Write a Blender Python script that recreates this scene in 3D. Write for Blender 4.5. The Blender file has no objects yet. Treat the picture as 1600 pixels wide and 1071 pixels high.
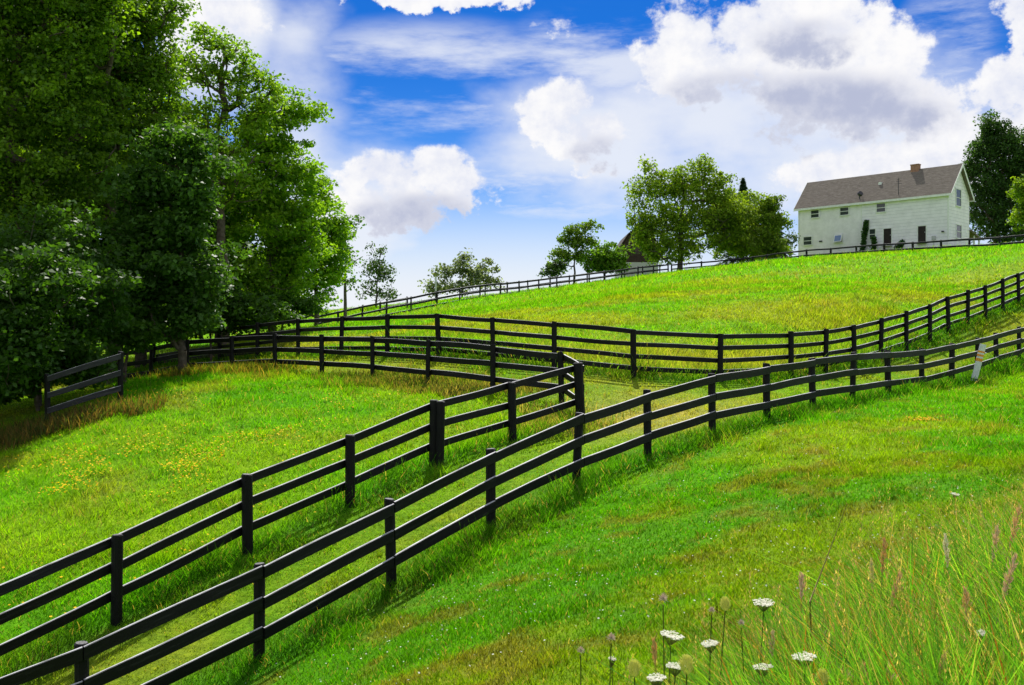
import bpy, math, random
import numpy as np
from mathutils import Vector, Matrix
R = math.radians
rng = np.random.default_rng(7)
random.seed(7)
scene = bpy.context.scene
COL = scene.collection
F = 1556.0; CX = 800.0; CY = 535.5; Z0 = 6.0      # pinhole of the photograph (1600 px wide), eye height

def at(px, py, d):
    return np.array([(px-CX)/F*d, d, Z0-(py-CY)/F*d])

# ------------------------------------------------------------------ object helpers
def tag(o, label=None, cat=None, group=None, kind=None):
    if label: o['label'] = label
    if cat: o['category'] = cat
    if group: o['group'] = group
    if kind: o['kind'] = kind
    return o
def empty(name, loc=(0,0,0), rz=0.0):
    o = bpy.data.objects.new(name, None); COL.objects.link(o)
    o.location = loc; o.rotation_euler[2] = rz; o.empty_display_size = .3
    return o
def mesh_obj(name, verts, faces, mat, parent=None, smooth=False, col=None, loc=None):
    """verts Nx3 array; faces: array NxK or list of tuples"""
    me = bpy.data.meshes.new(name)
    if isinstance(faces, np.ndarray):
        n, k = faces.shape
        me.vertices.add(len(verts)); me.vertices.foreach_set('co', np.asarray(verts, np.float32).ravel())
        me.loops.add(n*k); me.loops.foreach_set('vertex_index', faces.astype(np.int32).ravel())
        me.polygons.add(n); me.polygons.foreach_set('loop_start', np.arange(0, n*k, k, dtype=np.int32))
        me.polygons.foreach_set('loop_total', np.full(n, k, np.int32))
        me.update(calc_edges=True)
    else:
        me.from_pydata([tuple(map(float, v)) for v in verts], [], [tuple(f) for f in faces]); me.update()
    if smooth:
        me.polygons.foreach_set('use_smooth', np.ones(len(me.polygons), bool))
    if col is not None:
        a = me.color_attributes.new('Col', 'FLOAT_COLOR', 'POINT')
        c = np.ones((len(verts), 4), np.float32); c[:, :3] = col
        a.data.foreach_set('color', c.ravel())
    me.materials.append(mat)
    o = bpy.data.objects.new(name, me); COL.objects.link(o)
    if parent is not None: o.parent = parent
    if loc is not None: o.location = loc
    return o

class MB:
    def __init__(s): s.v = []; s.f = []
    def add(s, vs, fs):
        b = len(s.v); s.v += [tuple(map(float, v)) for v in vs]; s.f += [tuple(i+b for i in f) for f in fs]
    def box(s, x0, x1, y0, y1, z0, z1):
        s.add([(x0,y0,z0),(x1,y0,z0),(x1,y1,z0),(x0,y1,z0),(x0,y0,z1),(x1,y0,z1),(x1,y1,z1),(x0,y1,z1)],
              [(0,3,2,1),(4,5,6,7),(0,1,5,4),(1,2,6,5),(2,3,7,6),(3,0,4,7)])
    def prism(s, poly, h):      # poly list of 3D pts, extruded by vector h
        n = len(poly); h = Vector(h)
        vs = [Vector(p) for p in poly] + [Vector(p)+h for p in poly]
        fs = [tuple(range(n))[::-1], tuple(range(n, 2*n))] + [(i, (i+1) % n, n+(i+1) % n, n+i) for i in range(n)]
        s.add(vs, fs)
    def tube(s, pts, rads, n=8, cap=True):
        pts = [Vector(p) for p in pts]; rings = []
        for i, p in enumerate(pts):
            t = (pts[min(i+1, len(pts)-1)] - pts[max(i-1, 0)]).normalized()
            a = t.cross(Vector((0,0,1)) if abs(t.z) < .9 else Vector((1,0,0))).normalized(); b = t.cross(a)
            rings.append([p + (a*math.cos(2*math.pi*k/n) + b*math.sin(2*math.pi*k/n))*rads[i] for k in range(n)])
        vs = [q for r in rings for q in r]; fs = []
        for i in range(len(pts)-1):
            for k in range(n):
                fs.append((i*n+k, i*n+(k+1) % n, (i+1)*n+(k+1) % n, (i+1)*n+k))
        if cap: fs += [tuple(range(n)), tuple(range((len(pts)-1)*n, len(pts)*n))[::-1]]
        s.add(vs, fs)
    def build(s, name, mat, parent=None, smooth=False, M=None):
        o = mesh_obj(name, s.v, s.f, mat, parent, smooth)
        if M is not None: o.data.transform(M)
        return o

# ------------------------------------------------------------------ noise in numpy
_tab = np.random.default_rng(3).random((256, 256))
def vnoise(x, y):
    xi = np.floor(x).astype(int); yi = np.floor(y).astype(int); fx = x-xi; fy = y-yi
    fx = fx*fx*(3-2*fx); fy = fy*fy*(3-2*fy)
    g = lambda a, b: _tab[a % 256, b % 256]
    return (g(xi, yi)*(1-fx)+g(xi+1, yi)*fx)*(1-fy) + (g(xi, yi+1)*(1-fx)+g(xi+1, yi+1)*fx)*fy
def fbm(x, y, sc, oc=4):
    s = 0; a = 1; t = 0
    for i in range(oc):
        s = s + a*vnoise(x*sc+17.3*i, y*sc+5.1*i); t += a; a *= .55; sc *= 2.03
    return s/t
def sstep(a, b, x):
    t = np.clip((x-a)/(b-a), 0, 1); return t*t*(3-2*t)

# ------------------------------------------------------------------ fence paths: (px, y of post top, distance, height)
FA = [(-470,1240,9.8,1.3),(-208,1126,10.8,1.3),(130,1003,11.9,1.3),(405,880,13.2,1.3),(612,782,14.8,1.3),(767,703,16.6,1.3),(900,644,18.2,1.3),
      (1012,610,19.8,1.3),(1113,583,21.3,1.3),(1198,570,23,1.25),(1270,559,24.8,1.25),(1332,552,26.5,1.25),(1388,549,28.3,1.2),
      (1440,545,30.2,1.2),(1487,537,32,1.25),(1527,528,33.8,1.25),(1557,520,35.6,1.25),(1592,511,37.4,1.25),(1624,500,39.2,1.25),(1655,489,41,1.25)]
FB = [(-453,1120,10.8,1.3),(-82,950,12.7,1.3),(182,835,14.6,1.3),(387,743,16.5,1.3),(547,681,18.3,1.3),(677,628,20,1.3),(801,597,21.8,1.3),(908,568,23.3,1.5)]
FBB = [(908,568,23.3,1.5),(877,550,25.2,1.3),(770,540,26.5,1.25),(668,532,28,1.25),(582,526,29.6,1.2),(503,524,31.2,1.2),(430,522,32.8,1.2),
       (362,526,33.8,1.15),(292,530,34.3,1.15),(235,541,34.8,1.15),(180,550,35.3,1.2),(125,560,36,1.2)]
FC = [(1648,405,49.5,1.4),(1620,416,47.7,1.4),(1592,428,46,1.4),(1567,437,44.6,1.4),(1540,447,43,1.4),(1512,455,41,1.4),(1482,464,39.2,1.4),(1453,476,37.5,1.4),(1416,488,36,1.4),
      (1376,499,34.5,1.4),(1335,509,33,1.4),(1290,515,32,1.4),(1236,519,30.7,1.4),(1125,521,29,1.4),(990,514,28.3,1.4),(866,503,29,1.4),
      (771,496,30.3,1.4),(686,490,31.7,1.4),(605,491,33.3,1.4),(533,494,35,1.4),(466,498,37,1.4),(402,505,39.5,1.4),(343,513,42,1.4),(290,521,44.5,1.4),(240,530,47,1.4)]
FD = [(188,551,26.5,1.3),(75,586,25.6,1.3),(-42,622,24.8,1.3),(-165,660,24,1.3)]
FE = [(495,493,61,1.35),(503,491,62,1.35),(586,473,67,1.35),(640,464,70,1.35),(700,452,73,1.35),(760,444,77,1.35),(831,438,82,1.35),(849,435,83,1.35),(945,424,91,1.35),(988,418,94,1.35),(1049,412,99,1.35)]
FE3 = [(1049,413,99.6,1.35),(1163,403,97,1.35),(1200,398,92,1.35),(1243,391.5,88,1.3),(1282,388.6,85,1.3),(1325,385.5,82,1.3),(1364,382,79.5,1.3),(1408,379,76.8,1.3),
       (1453,377,74,1.3),(1498,373,71,1.3),(1544,371,68,1.3),(1600,366.6,65,1.3),(1660,361,62,1.3)]
def topz(p): return at(p[0], p[1], p[2])
ctrl = []
def cp(px, py, d): ctrl.append(at(px, py, d))
for L in (FA, FB, FBB[1:], FC, FD, FE[1:], FE3[1:]):
    for p in L:
        q = topz(p); q[2] -= p[3]-(.33 if L[0] is FE[1] else .55 if L[0] is FE3[1] else 0); ctrl.append(q)
for x, y, z in [(0,0,-1.72),(0,-6,-1.7),(6,-6,-1.6),(-6,-6,-2.4),(1.5,3,-1.7),(3,5,-1.6),(6,6,-1.45),(5.5,8,-1.6),(0,6.5,-2.3),(-3,6,-3.1),(-5,2,-2.9),(-9,6,-4.6),
                (3,10,-2.25),(6,12,-2.0),(0,11,-2.9),(8,15,-1.78),(12,20,-1.5),(18,28,-1.0),(14,10,-1.4),(24,20,-.6),(28,35,.2),(-12,5,-5.2),(-14,14,-4.4),
                (-20,24,-3.0),(-30,30,-3.0),(-20,38,-1.2),(-14,45,-.4),(-25,60,.3),(-10,55,.6),(-40,45,-1.5),(-60,70,0),(36,48,3),(40,60,5.6),
                (43.9,100,9.0),(47,104,9.0),(34,115,9.1),(30,125,9.2),(60,100,9.4),(55,130,9.5),(16,130,8.2),(-7,112,4.4),(-6,140,5),(6,120,6.5),(-16,85,2.6),(-20,120,3.2),(-60,130,2),(70,60,7),(80,150,10),(0,150,6.5)]:
    ctrl.append(np.array([x, y, z+Z0]))
for a in [(1498,430,55),(1498,397,65),(1400,425,62),(1243,442,52),(1243,416,68),(1118,428,70),(988,446,70),(1600,405,55),(850,470,62)]: cp(*a)
ctrl = np.array(ctrl)
def _U(r2): return np.where(r2 > 1e-12, r2*np.log(np.maximum(r2, 1e-12)), 0)
_n = len(ctrl); _P = ctrl[:, :2]/30
_K = _U(((_P[:, None]-_P[None])**2).sum(-1)) + np.eye(_n)*.0006
_Q = np.hstack([np.ones((_n, 1)), _P]); _A = np.block([[_K, _Q], [_Q.T, np.zeros((3, 3))]])
_w = np.linalg.solve(_A, np.concatenate([ctrl[:, 2], np.zeros(3)]))
def ground(x, y):
    x = np.atleast_1d(np.asarray(x, float)); y = np.atleast_1d(np.asarray(y, float)); out = np.empty_like(x)
    for i in range(0, len(x), 40000):
        X = x[i:i+40000]; Y = y[i:i+40000]
        cx = np.clip(X, -75, 100); cy = np.clip(Y, -12, 165)
        p = np.stack([cx, cy], 1)/30
        z = _U(((p[:, None]-_P[None])**2).sum(-1)) @ _w[:_n] + _w[_n] + p @ _w[_n+1:]
        z += (fbm(X, Y, .9, 2)-.5)*.05
        far = np.hypot(X-cx, Y-cy)
        z = z*(1-sstep(0, 400, far)) + 4.0*sstep(0, 400, far) + (fbm(X, Y, .004, 2)-.5)*6*sstep(60, 500, far)
        out[i:i+40000] = z
    return out
def gz(x, y): return float(ground(x, y)[0])

def poly_of(L, ends=None): return np.array([topz(p)[:2] for p in L])
PA, PB, PBB, PC, PD, PE = map(poly_of, (FA, FB, FBB, FC, FD, FE+FE3))
def pdist(x, y, P):
    """signed distance to polyline (positive on its left side)"""
    best = np.full(len(x), 1e9); sg = np.zeros(len(x))
    for a, b in zip(P[:-1], P[1:]):
        d = b-a; L2 = d@d; t = np.clip(((x-a[0])*d[0]+(y-a[1])*d[1])/L2, 0, 1)
        ex = x-a[0]-t*d[0]; ey = y-a[1]-t*d[1]; r = np.hypot(ex, ey); m = r < best
        best = np.where(m, r, best); sg = np.where(m, np.sign(d[0]*(y-a[1])-d[1]*(x-a[0])), sg)
    return best, sg
def in_poly(x, y, P):
    c = np.zeros(len(x), bool); n = len(P)
    for i in range(n):
        x1, y1 = P[i]; x2, y2 = P[(i+1) % n]
        if y1 == y2: continue
        c ^= ((y1 > y) != (y2 > y)) & (x < (x2-x1)*(y-y1)/(y2-y1)+x1)
    return c
PADDOCK = np.vstack([PB, PBB[1:-1], [[-13.2,33],[-10.8,27]], PD, [[-26,20],[-26,10]]])
FRONT = np.vstack([PA, [[400,430],[400,-300],[-300,-300],[-300,-20]]])
HILL = np.vstack([PC, [[-60,52],[-400,420],[900,420],[400,400]]])
def zones(x, y):
    f = in_poly(x, y, FRONT); h = in_poly(x, y, HILL) & ~f; p = in_poly(x, y, PADDOCK) & ~f & ~h
    return f, h, p
def grass_colour(x, y):
    f, h, p = zones(x, y)
    n1 = fbm(x, y*1.0, .35, 4); n2 = fbm(x+90, y+40, 1.3, 3); n3 = fbm(x-50, y*1.8+10, .16, 4)
    def mix(a, b, t): t = t[:, None]; return np.array(a)*(1-t)+np.array(b)*t
    lane = mix((.135,.28,.008), (.22,.29,.020), sstep(.42, .66, n1)); 
    near_gate = np.exp(-(((x-3.6)/2.8)**2+((y-24.0)/2.4)**2))
    lane = lane*(1-near_gate[:, None]*.6) + np.array((.36,.30,.09))*near_gate[:, None]*.6
    front = mix((.080,.275,.004), (.165,.29,.006), sstep(.40, .60, n1))
    front = front*(1-(.6*sstep(.60, .74, n2))[:, None]) + np.array((.20,.165,.03))*(.6*sstep(.60, .74, n2))[:, None]
    far = sstep(18, 34, y)[:, None]; front = front*(1-.17*sstep(22, 10, y))[:, None]; front = front*(1-far*.45)+np.array((.11,.30,.005))*far*.45
    hill = mix((.125,.33,.006), (.215,.305,.014), sstep(.42, .66, n3))
    n4 = fbm(x*.6+31, y*1.6, .35, 3); hill = hill*(1-(.32*sstep(.52,.7,n4))[:,None]) + np.array((.33,.26,.06))*(.32*sstep(.52,.7,n4))[:,None]
    crest = sstep(22, 6, pdist(x, y, PE)[0])[:, None]*.55; hill = hill*(1-crest)+np.array((.12,.36,.006))*crest
    tallh = np.exp(-(pdist(x, y, PC)[0]/4.5)**2)*sstep(-4, 2, x)*sstep(16, 9, x)
    hill = hill*(1-tallh[:, None]*.6)+np.array((.28,.31,.05))*tallh[:, None]*.6
    pad = mix((.085,.29,.004), (.16,.32,.006), sstep(.38, .62, n3))
    pad = pad*(1-(.6*sstep(.56,.72,n1))[:,None]) + np.array((.22,.22,.03))*(.6*sstep(.56,.72,n1))[:,None]
    c = np.where(f[:, None], front, np.where(h[:, None], hill, np.where(p[:, None], pad, lane)))
    d = np.minimum(pdist(x, y, PA)[0]-.3, np.minimum(pdist(x, y, PB)[0], pdist(x, y, PC)[0]))
    lush = np.exp(-(np.maximum(d, 0)/.55)**2)[:, None]*.75
    return c*(1-lush)+np.array((.050,.205,.008))*lush

# ------------------------------------------------------------------ materials
def newmat(name):
    m = bpy.data.materials.new(name); m.use_nodes = True; nt = m.node_tree
    for n in list(nt.nodes): nt.nodes.remove(n)
    out = nt.nodes.new('ShaderNodeOutputMaterial')
    return m, nt, out
def N(nt, t, **kw):
    n = nt.nodes.new(t)
    for k, v in kw.items():
        if k.startswith('i_'):
            key = k[2:]; key = int(key) if key.isdigit() else key.replace('_', ' ')
            n.inputs[key].default_value = v
        else: setattr(n, k, v)
    return n
def ramp(nt, fac, stops):
    r = nt.nodes.new('ShaderNodeValToRGB'); e = r.color_ramp.elements
    while len(e) < len(stops): e.new(.5)
    for k, (p, c) in enumerate(stops): e[k].position = p; e[k].color = (*c, 1)
    nt.links.new(fac, r.inputs[0]); return r
def principled(name, col, rough=.6, spec=.3, noise=None, bump=0, bscale=20, metallic=0, coords='Object'):
    m, nt, out = newmat(name); p = N(nt, 'ShaderNodeBsdfPrincipled')
    p.inputs['Roughness'].default_value = rough; p.inputs['Specular IOR Level'].default_value = spec; p.inputs['Metallic'].default_value = metallic
    p.inputs['Base Color'].default_value = (*col, 1)
    tc = N(nt, 'ShaderNodeTexCoord')
    if noise:
        c2, sc = noise
        nz = N(nt, 'ShaderNodeTexNoise'); nz.inputs['Scale'].default_value = sc; nz.inputs['Detail'].default_value = 6; nz.inputs['Roughness'].default_value = .65
        nt.links.new(tc.outputs[coords], nz.inputs['Vector'])
        r = ramp(nt, nz.outputs['Fac'], [(.38, col), (.66, c2)]); nt.links.new(r.outputs[0], p.inputs['Base Color'])
    if bump:
        nb = N(nt, 'ShaderNodeTexNoise'); nb.inputs['Scale'].default_value = bscale; nb.inputs['Detail'].default_value = 5
        nt.links.new(tc.outputs[coords], nb.inputs['Vector'])
        b = N(nt, 'ShaderNodeBump'); b.inputs['Strength'].default_value = bump; b.inputs['Distance'].default_value = .02
        nt.links.new(nb.outputs['Fac'], b.inputs['Height']); nt.links.new(b.outputs[0], p.inputs['Normal'])
    nt.links.new(p.outputs[0], out.inputs[0]); return m
def leafmat(name, trans=.45, rough=.45, spec=.4, tmul=(1.3,1.25,.5)):
    m, nt, out = newmat(name); a = N(nt, 'ShaderNodeAttribute', attribute_name='Col')
    p = N(nt, 'ShaderNodeBsdfPrincipled'); p.inputs['Roughness'].default_value = rough; p.inputs['Specular IOR Level'].default_value = spec
    nt.links.new(a.outputs['Color'], p.inputs['Base Color'])
    t = N(nt, 'ShaderNodeBsdfTranslucent'); mu = N(nt, 'ShaderNodeMix', data_type='RGBA', blend_type='MULTIPLY'); mu.inputs[0].default_value = 1
    nt.links.new(a.outputs['Color'], mu.inputs[6]); mu.inputs[7].default_value = (*tmul, 1); nt.links.new(mu.outputs[2], t.inputs[0])
    mx = N(nt, 'ShaderNodeMixShader'); mx.inputs[0].default_value = trans
    nt.links.new(p.outputs[0], mx.inputs[1]); nt.links.new(t.outputs[0], mx.inputs[2]); nt.links.new(mx.outputs[0], out.inputs[0]); return m
M = {}
M['leaf'] = leafmat('leaf', .54, .52, .28)
M['farleaf'] = leafmat('far_leaf', .52, .6, .2)
M['blade'] = leafmat('grass_blade', .55, .7, .04, (1.45,1.35,.35))
M['flower'] = leafmat('flower', .35, .7, .1, (1,1,1))
M['bark'] = principled('bark', (.07,.055,.04), .9, .1, ((.15,.125,.10), 6), .6, 14)
M['stem'] = principled('stem', (.10,.14,.03), .7, .2, ((.2,.15,.06), 9))

def ground_mat():
    m, nt, out = newmat('meadow_ground'); a = N(nt, 'ShaderNodeAttribute', attribute_name='Col')
    g = N(nt, 'ShaderNodeNewGeometry'); p = N(nt, 'ShaderNodeBsdfPrincipled'); p.inputs['Roughness'].default_value = .95; p.inputs['Specular IOR Level'].default_value = .05
    n1 = N(nt, 'ShaderNodeTexNoise'); n1.inputs['Scale'].default_value = 9; n1.inputs['Detail'].default_value = 8; n1.inputs['Roughness'].default_value = .7
    n2 = N(nt, 'ShaderNodeTexNoise'); n2.inputs['Scale'].default_value = 1.6; n2.inputs['Detail'].default_value = 6; n2.inputs['Roughness'].default_value = .65
    for n in (n1, n2): nt.links.new(g.outputs['Position'], n.inputs['Vector'])
    r1 = ramp(nt, n1.outputs['Fac'], [(.3, (.45,.5,.45)), (.7, (1.35,1.3,1.2))])
    r2 = ramp(nt, n2.outputs['Fac'], [(.3, (.75,.85,.8)), (.7, (1.3,1.12,1.1))])
    m1 = N(nt, 'ShaderNodeMix', data_type='RGBA', blend_type='MULTIPLY'); m1.inputs[0].default_value = 1
    m2 = N(nt, 'ShaderNodeMix', data_type='RGBA', blend_type='MULTIPLY'); m2.inputs[0].default_value = 1
    nt.links.new(a.outputs['Color'], m1.inputs[6]); nt.links.new(r1.outputs[0], m1.inputs[7])
    nt.links.new(m1.outputs[2], m2.inputs[6]); nt.links.new(r2.outputs[0], m2.inputs[7]); nt.links.new(m2.outputs[2], p.inputs['Base Color'])
    b = N(nt, 'ShaderNodeBump'); b.inputs['Strength'].default_value = .8; b.inputs['Distance'].default_value = .06
    nt.links.new(n1.outputs['Fac'], b.inputs['Height']); nt.links.new(b.outputs[0], p.inputs['Normal'])
    nt.links.new(p.outputs[0], out.inputs[0]); return m
M['ground'] = ground_mat()
def wood_mat(name, c1, c2, c3, rough=.55, top_light=.60):
    m, nt, out = newmat(name); tc = N(nt, 'ShaderNodeTexCoord'); p = N(nt, 'ShaderNodeBsdfPrincipled')
    at_ = N(nt, 'ShaderNodeAttribute', attribute_name='Col')   # along-the-board coordinate
    n1 = N(nt, 'ShaderNodeTexNoise'); n1.inputs['Scale'].default_value = 1; n1.inputs['Detail'].default_value = 8; n1.inputs['Roughness'].default_value = .7
    mp = N(nt, 'ShaderNodeMapping'); mp.inputs['Scale'].default_value = (2.2, 26, 26); nt.links.new(at_.outputs['Vector'], mp.inputs['Vector']); nt.links.new(mp.outputs[0], n1.inputs['Vector'])
    r = ramp(nt, n1.outputs['Fac'], [(.3, c1), (.55, c2), (.74, c3)]); nt.links.new(r.outputs[0], p.inputs['Base Color'])
    p.inputs['Roughness'].default_value = rough; p.inputs['Specular IOR Level'].default_value = .25
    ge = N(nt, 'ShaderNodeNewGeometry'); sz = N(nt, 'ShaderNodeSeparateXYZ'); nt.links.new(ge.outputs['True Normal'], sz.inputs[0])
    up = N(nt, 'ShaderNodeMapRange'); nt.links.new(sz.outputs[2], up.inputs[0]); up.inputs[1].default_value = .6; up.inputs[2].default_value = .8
    lit_fac = N(nt, 'ShaderNodeMath', operation='MULTIPLY'); nt.links.new(up.outputs[0], lit_fac.inputs[0]); nr2 = N(nt, 'ShaderNodeMapRange'); nt.links.new(n1.outputs['Fac'], nr2.inputs[0]); nr2.inputs[1].default_value = .3; nr2.inputs[2].default_value = .55; nt.links.new(nr2.outputs[0], lit_fac.inputs[1])
    lit_mix = N(nt, 'ShaderNodeMix', data_type='RGBA'); nt.links.new(lit_fac.outputs[0], lit_mix.inputs[0]); nt.links.new(r.outputs[0], lit_mix.inputs[6]); lit_mix.inputs[7].default_value = (top_light, top_light, top_light*1.03, 1); nt.links.new(lit_mix.outputs[2], p.inputs['Base Color'])  # upward faces paler: sunlight on the top edges put into the colour
    b = N(nt, 'ShaderNodeBump'); b.inputs['Strength'].default_value = .5; b.inputs['Distance'].default_value = .004
    nt.links.new(n1.outputs['Fac'], b.inputs['Height']); nt.links.new(b.outputs[0], p.inputs['Normal']); nt.links.new(p.outputs[0], out.inputs[0]); return m
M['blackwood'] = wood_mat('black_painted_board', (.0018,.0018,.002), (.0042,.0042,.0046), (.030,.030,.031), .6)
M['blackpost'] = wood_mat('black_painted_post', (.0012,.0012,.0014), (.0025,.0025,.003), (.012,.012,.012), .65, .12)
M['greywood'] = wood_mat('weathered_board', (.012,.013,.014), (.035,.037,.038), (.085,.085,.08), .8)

# ------------------------------------------------------------------ camera, sun, sky
cam = bpy.data.cameras.new('camera'); camo = bpy.data.objects.new('camera', cam); COL.objects.link(camo)
cam.sensor_width = 36; cam.lens = 36*F/1600; cam.clip_end = 6000; cam.clip_start = .05
camo.location = (0, 0, Z0); camo.rotation_euler = (R(90), 0, 0); scene.camera = camo
SUN_EL, SUN_AZ = 51.0, 3.0       # degrees; azimuth from +Y towards +X
sd = Vector((math.sin(R(SUN_AZ))*math.cos(R(SUN_EL)), math.cos(R(SUN_AZ))*math.cos(R(SUN_EL)), math.sin(R(SUN_EL))))
sun = bpy.data.lights.new('sun', 'SUN'); sun.energy = 5.0; sun.angle = R(.5); sun.color = (1, .955, .87)
suno = bpy.data.objects.new('sun', sun); COL.objects.link(suno); suno.rotation_euler = sd.to_track_quat('Z', 'Y').to_euler(); suno.location = (0, 0, 60)

def build_world():
    w = bpy.data.worlds.new('World'); scene.world = w; w.use_nodes = True; nt = w.node_tree
    for n in list(nt.nodes): nt.nodes.remove(n)
    L = nt.links.new
    def val(x): 
        return x
    def mth(op, a, b=None, c=None, clamp=False):
        n = nt.nodes.new('ShaderNodeMath'); n.operation = op; n.use_clamp = clamp
        for i, q in enumerate((a, b, c)):
            if q is None: continue
            if isinstance(q, (int, float)): n.inputs[i].default_value = q
            else: L(q, n.inputs[i])
        return n.outputs[0]
    def smooth(a, b, x):
        n = nt.nodes.new('ShaderNodeMapRange'); n.interpolation_type = 'SMOOTHSTEP'; L(x, n.inputs[0])
        n.inputs[1].default_value = a; n.inputs[2].default_value = b; n.inputs[3].default_value = 0; n.inputs[4].default_value = 1
        return n.outputs[0]
    def mixc(f, a, b):
        n = nt.nodes.new('ShaderNodeMix'); n.data_type = 'RGBA'
        if isinstance(f, (int, float)): n.inputs[0].default_value = f
        else: L(f, n.inputs[0])
        for i, q in ((6, a), (7, b)):
            if isinstance(q, tuple): n.inputs[i].default_value = (*q, 1)
            else: L(q, n.inputs[i])
        return n.outputs[2]
    tc = nt.nodes.new('ShaderNodeTexCoord'); sep = nt.nodes.new('ShaderNodeSeparateXYZ'); L(tc.outputs['Generated'], sep.inputs[0])
    x, y, z = sep.outputs
    az = mth('ARCTAN2', x, y); el = mth('ARCSINE', z)
    def noise(scale, detail, rough, off=(0,0,0), st=(1,1,1)):
        mp = nt.nodes.new('ShaderNodeMapping'); L(tc.outputs['Generated'], mp.inputs[0]); mp.inputs['Location'].default_value = off; mp.inputs['Scale'].default_value = st
        n = nt.nodes.new('ShaderNodeTexNoise'); n.inputs['Scale'].default_value = scale; n.inputs['Detail'].default_value = detail; n.inputs['Roughness'].default_value = rough
        L(mp.outputs[0], n.inputs['Vector']); return n.outputs['Fac']
    big = noise(7.0, 12, .58, (3,1,0), (1,1,1.5)); puff = noise(17, 12, .6, (0,4,2), (1,1,1.2)); soft = noise(4.5, 5, .5, (9,2,5), (1,1,2.6)); wisp = noise(5, 10, .62, (1,7,3), (1,1,4.5))
    def azel(px, py):
        return math.atan((px-CX)/F), math.atan((CY-py)/math.hypot(F, px-CX))
    wobx = mth('MULTIPLY', mth('SUBTRACT', big, .5), .10); woby = mth('MULTIPLY', mth('SUBTRACT', puff, .5), .05)
    azw = mth('ADD', az, wobx); elw = mth('ADD', el, woby)
    def blob(px, py, rx, ry, gain=1.0, warp=True):
        a0, e0 = azel(px, py); A, E = (azw, elw) if warp else (az, el)
        u = mth('MULTIPLY', mth('SUBTRACT', A, a0), F/rx); v = mth('MULTIPLY', mth('SUBTRACT', E, e0), F/ry)
        q = mth('ADD', mth('MULTIPLY', u, u), mth('MULTIPLY', v, v))
        return mth('MULTIPLY', mth('SUBTRACT', 1.0, q), gain)
    def smax(lst):
        o = lst[0]
        for b in lst[1:]:
            n = mth('SMOOTH_MAX', o, b, .25); o = n
        return o
    # cumulus bodies
    bodies = smax([blob(1190,60,190,75), blob(1080,110,120,60), blob(1290,120,150,85), blob(1390,165,130,45), blob(870,170,80,50), blob(930,215,65,45),
                   blob(600,275,80,40), blob(690,268,55,42), blob(715,300,60,40), blob(600,325,110,45), blob(330,30,90,60), blob(700,-12,170,26), blob(862,48,46,16,.35), blob(1600,40,40,60), blob(1590,150,70,70),
                   blob(1360,265,130,42), blob(1480,250,80,50)])
    fine = noise(46, 10, .62, (5,5,1), (1,1,1.1))
    fld = mth('ADD', bodies, mth('MULTIPLY', mth('SUBTRACT', fine, .5), 1.3)); fld = mth('ADD', fld, mth('MULTIPLY', mth('SUBTRACT', puff, .5), 4.2)); fld = mth('ADD', fld, mth('MULTIPLY', mth('SUBTRACT', big, .5), 1.6))
    # unseen broken clouds added outside the view as white fill for the shaded house
    away = mth('ADD', smooth(.62, .8, mth('ABSOLUTE', az)), smooth(.42, .55, el), clamp=True)
    gen = mth('ADD', mth('MULTIPLY', mth('SUBTRACT', big, .45), 6.0), mth('MULTIPLY', mth('SUBTRACT', puff, .5), 2.0))
    fld = mth('ADD', mth('MULTIPLY', fld, mth('SUBTRACT', 1.0, away)), mth('MULTIPLY', gen, away))
    cum = smooth(-.10, .42, fld)
    # undersides
    under = smax([blob(1250,175,190,60), blob(1130,150,110,40), blob(1370,185,120,35), blob(655,345,125,48,1.5), blob(950,240,60,28), blob(1250,60,80,30,.6)])
    dark = smooth(-.5, 1.0, mth('ADD', under, mth('MULTIPLY', mth('SUBTRACT', puff, .5), 3.2)))
    thick = smooth(.2, 1.5, fld)
    # veils
    veil = smax([blob(465,250,90,190,1,False), blob(540,330,160,120,1.2,False), blob(1000,250,240,110,1,False), blob(1400,250,260,110,1,False), blob(1150,190,330,110,1,False), blob(340,50,85,130,1,False)])
    veilm = smooth(-.9, .95, mth('ADD', veil, mth('ADD', mth('MULTIPLY', mth('SUBTRACT', soft, .5), 3.4), mth('MULTIPLY', mth('SUBTRACT', big, .5), 2.2))))
    streak = mth('MULTIPLY', smooth(.36, .66, wisp), smooth(-1.0, .7, smax([blob(680,130,230,75,1,False), blob(930,90,130,60,1,False), blob(880,290,170,50,1,False), blob(1480,60,60,60,1,False)])))
    low = smooth(.18, .03, el)
    base_veil = mth('MAXIMUM', mth('MAXIMUM', mth('MULTIPLY', veilm, .93), mth('MULTIPLY', streak, .85)), low)
    sky = nt.nodes.new('ShaderNodeTexSky'); sky.sky_type = 'NISHITA'; sky.sun_disc = False; sky.sun_elevation = R(SUN_EL); sky.sun_rotation = R(SUN_AZ); sky.air_density = 1.0; sky.dust_density = .3; sky.ozone_density = 3
    hs = nt.nodes.new('ShaderNodeHueSaturation'); hs.inputs['Saturation'].default_value = 1.25; L(sky.outputs[0], hs.inputs['Color'])
    tint = nt.nodes.new('ShaderNodeMix'); tint.data_type = 'RGBA'; tint.blend_type = 'MULTIPLY'; tint.inputs[0].default_value = 1; L(hs.outputs[0], tint.inputs[6])
    grd = mixc(smooth(.05, .30, el), (.62,.84,1.2), (.08,.46,.98)); L(grd, tint.inputs[7])
    c = tint.outputs[2]
    c = mixc(base_veil, c, mixc(low, (8.6,9.0,9.9), (9.0,9.3,9.9)))
    cl = mixc(mth('MULTIPLY', dark, mth('ADD', mth('MULTIPLY', thick, .35), .65)), (9.9,9.85,10.1), (5.0,5.4,7.1))
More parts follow.
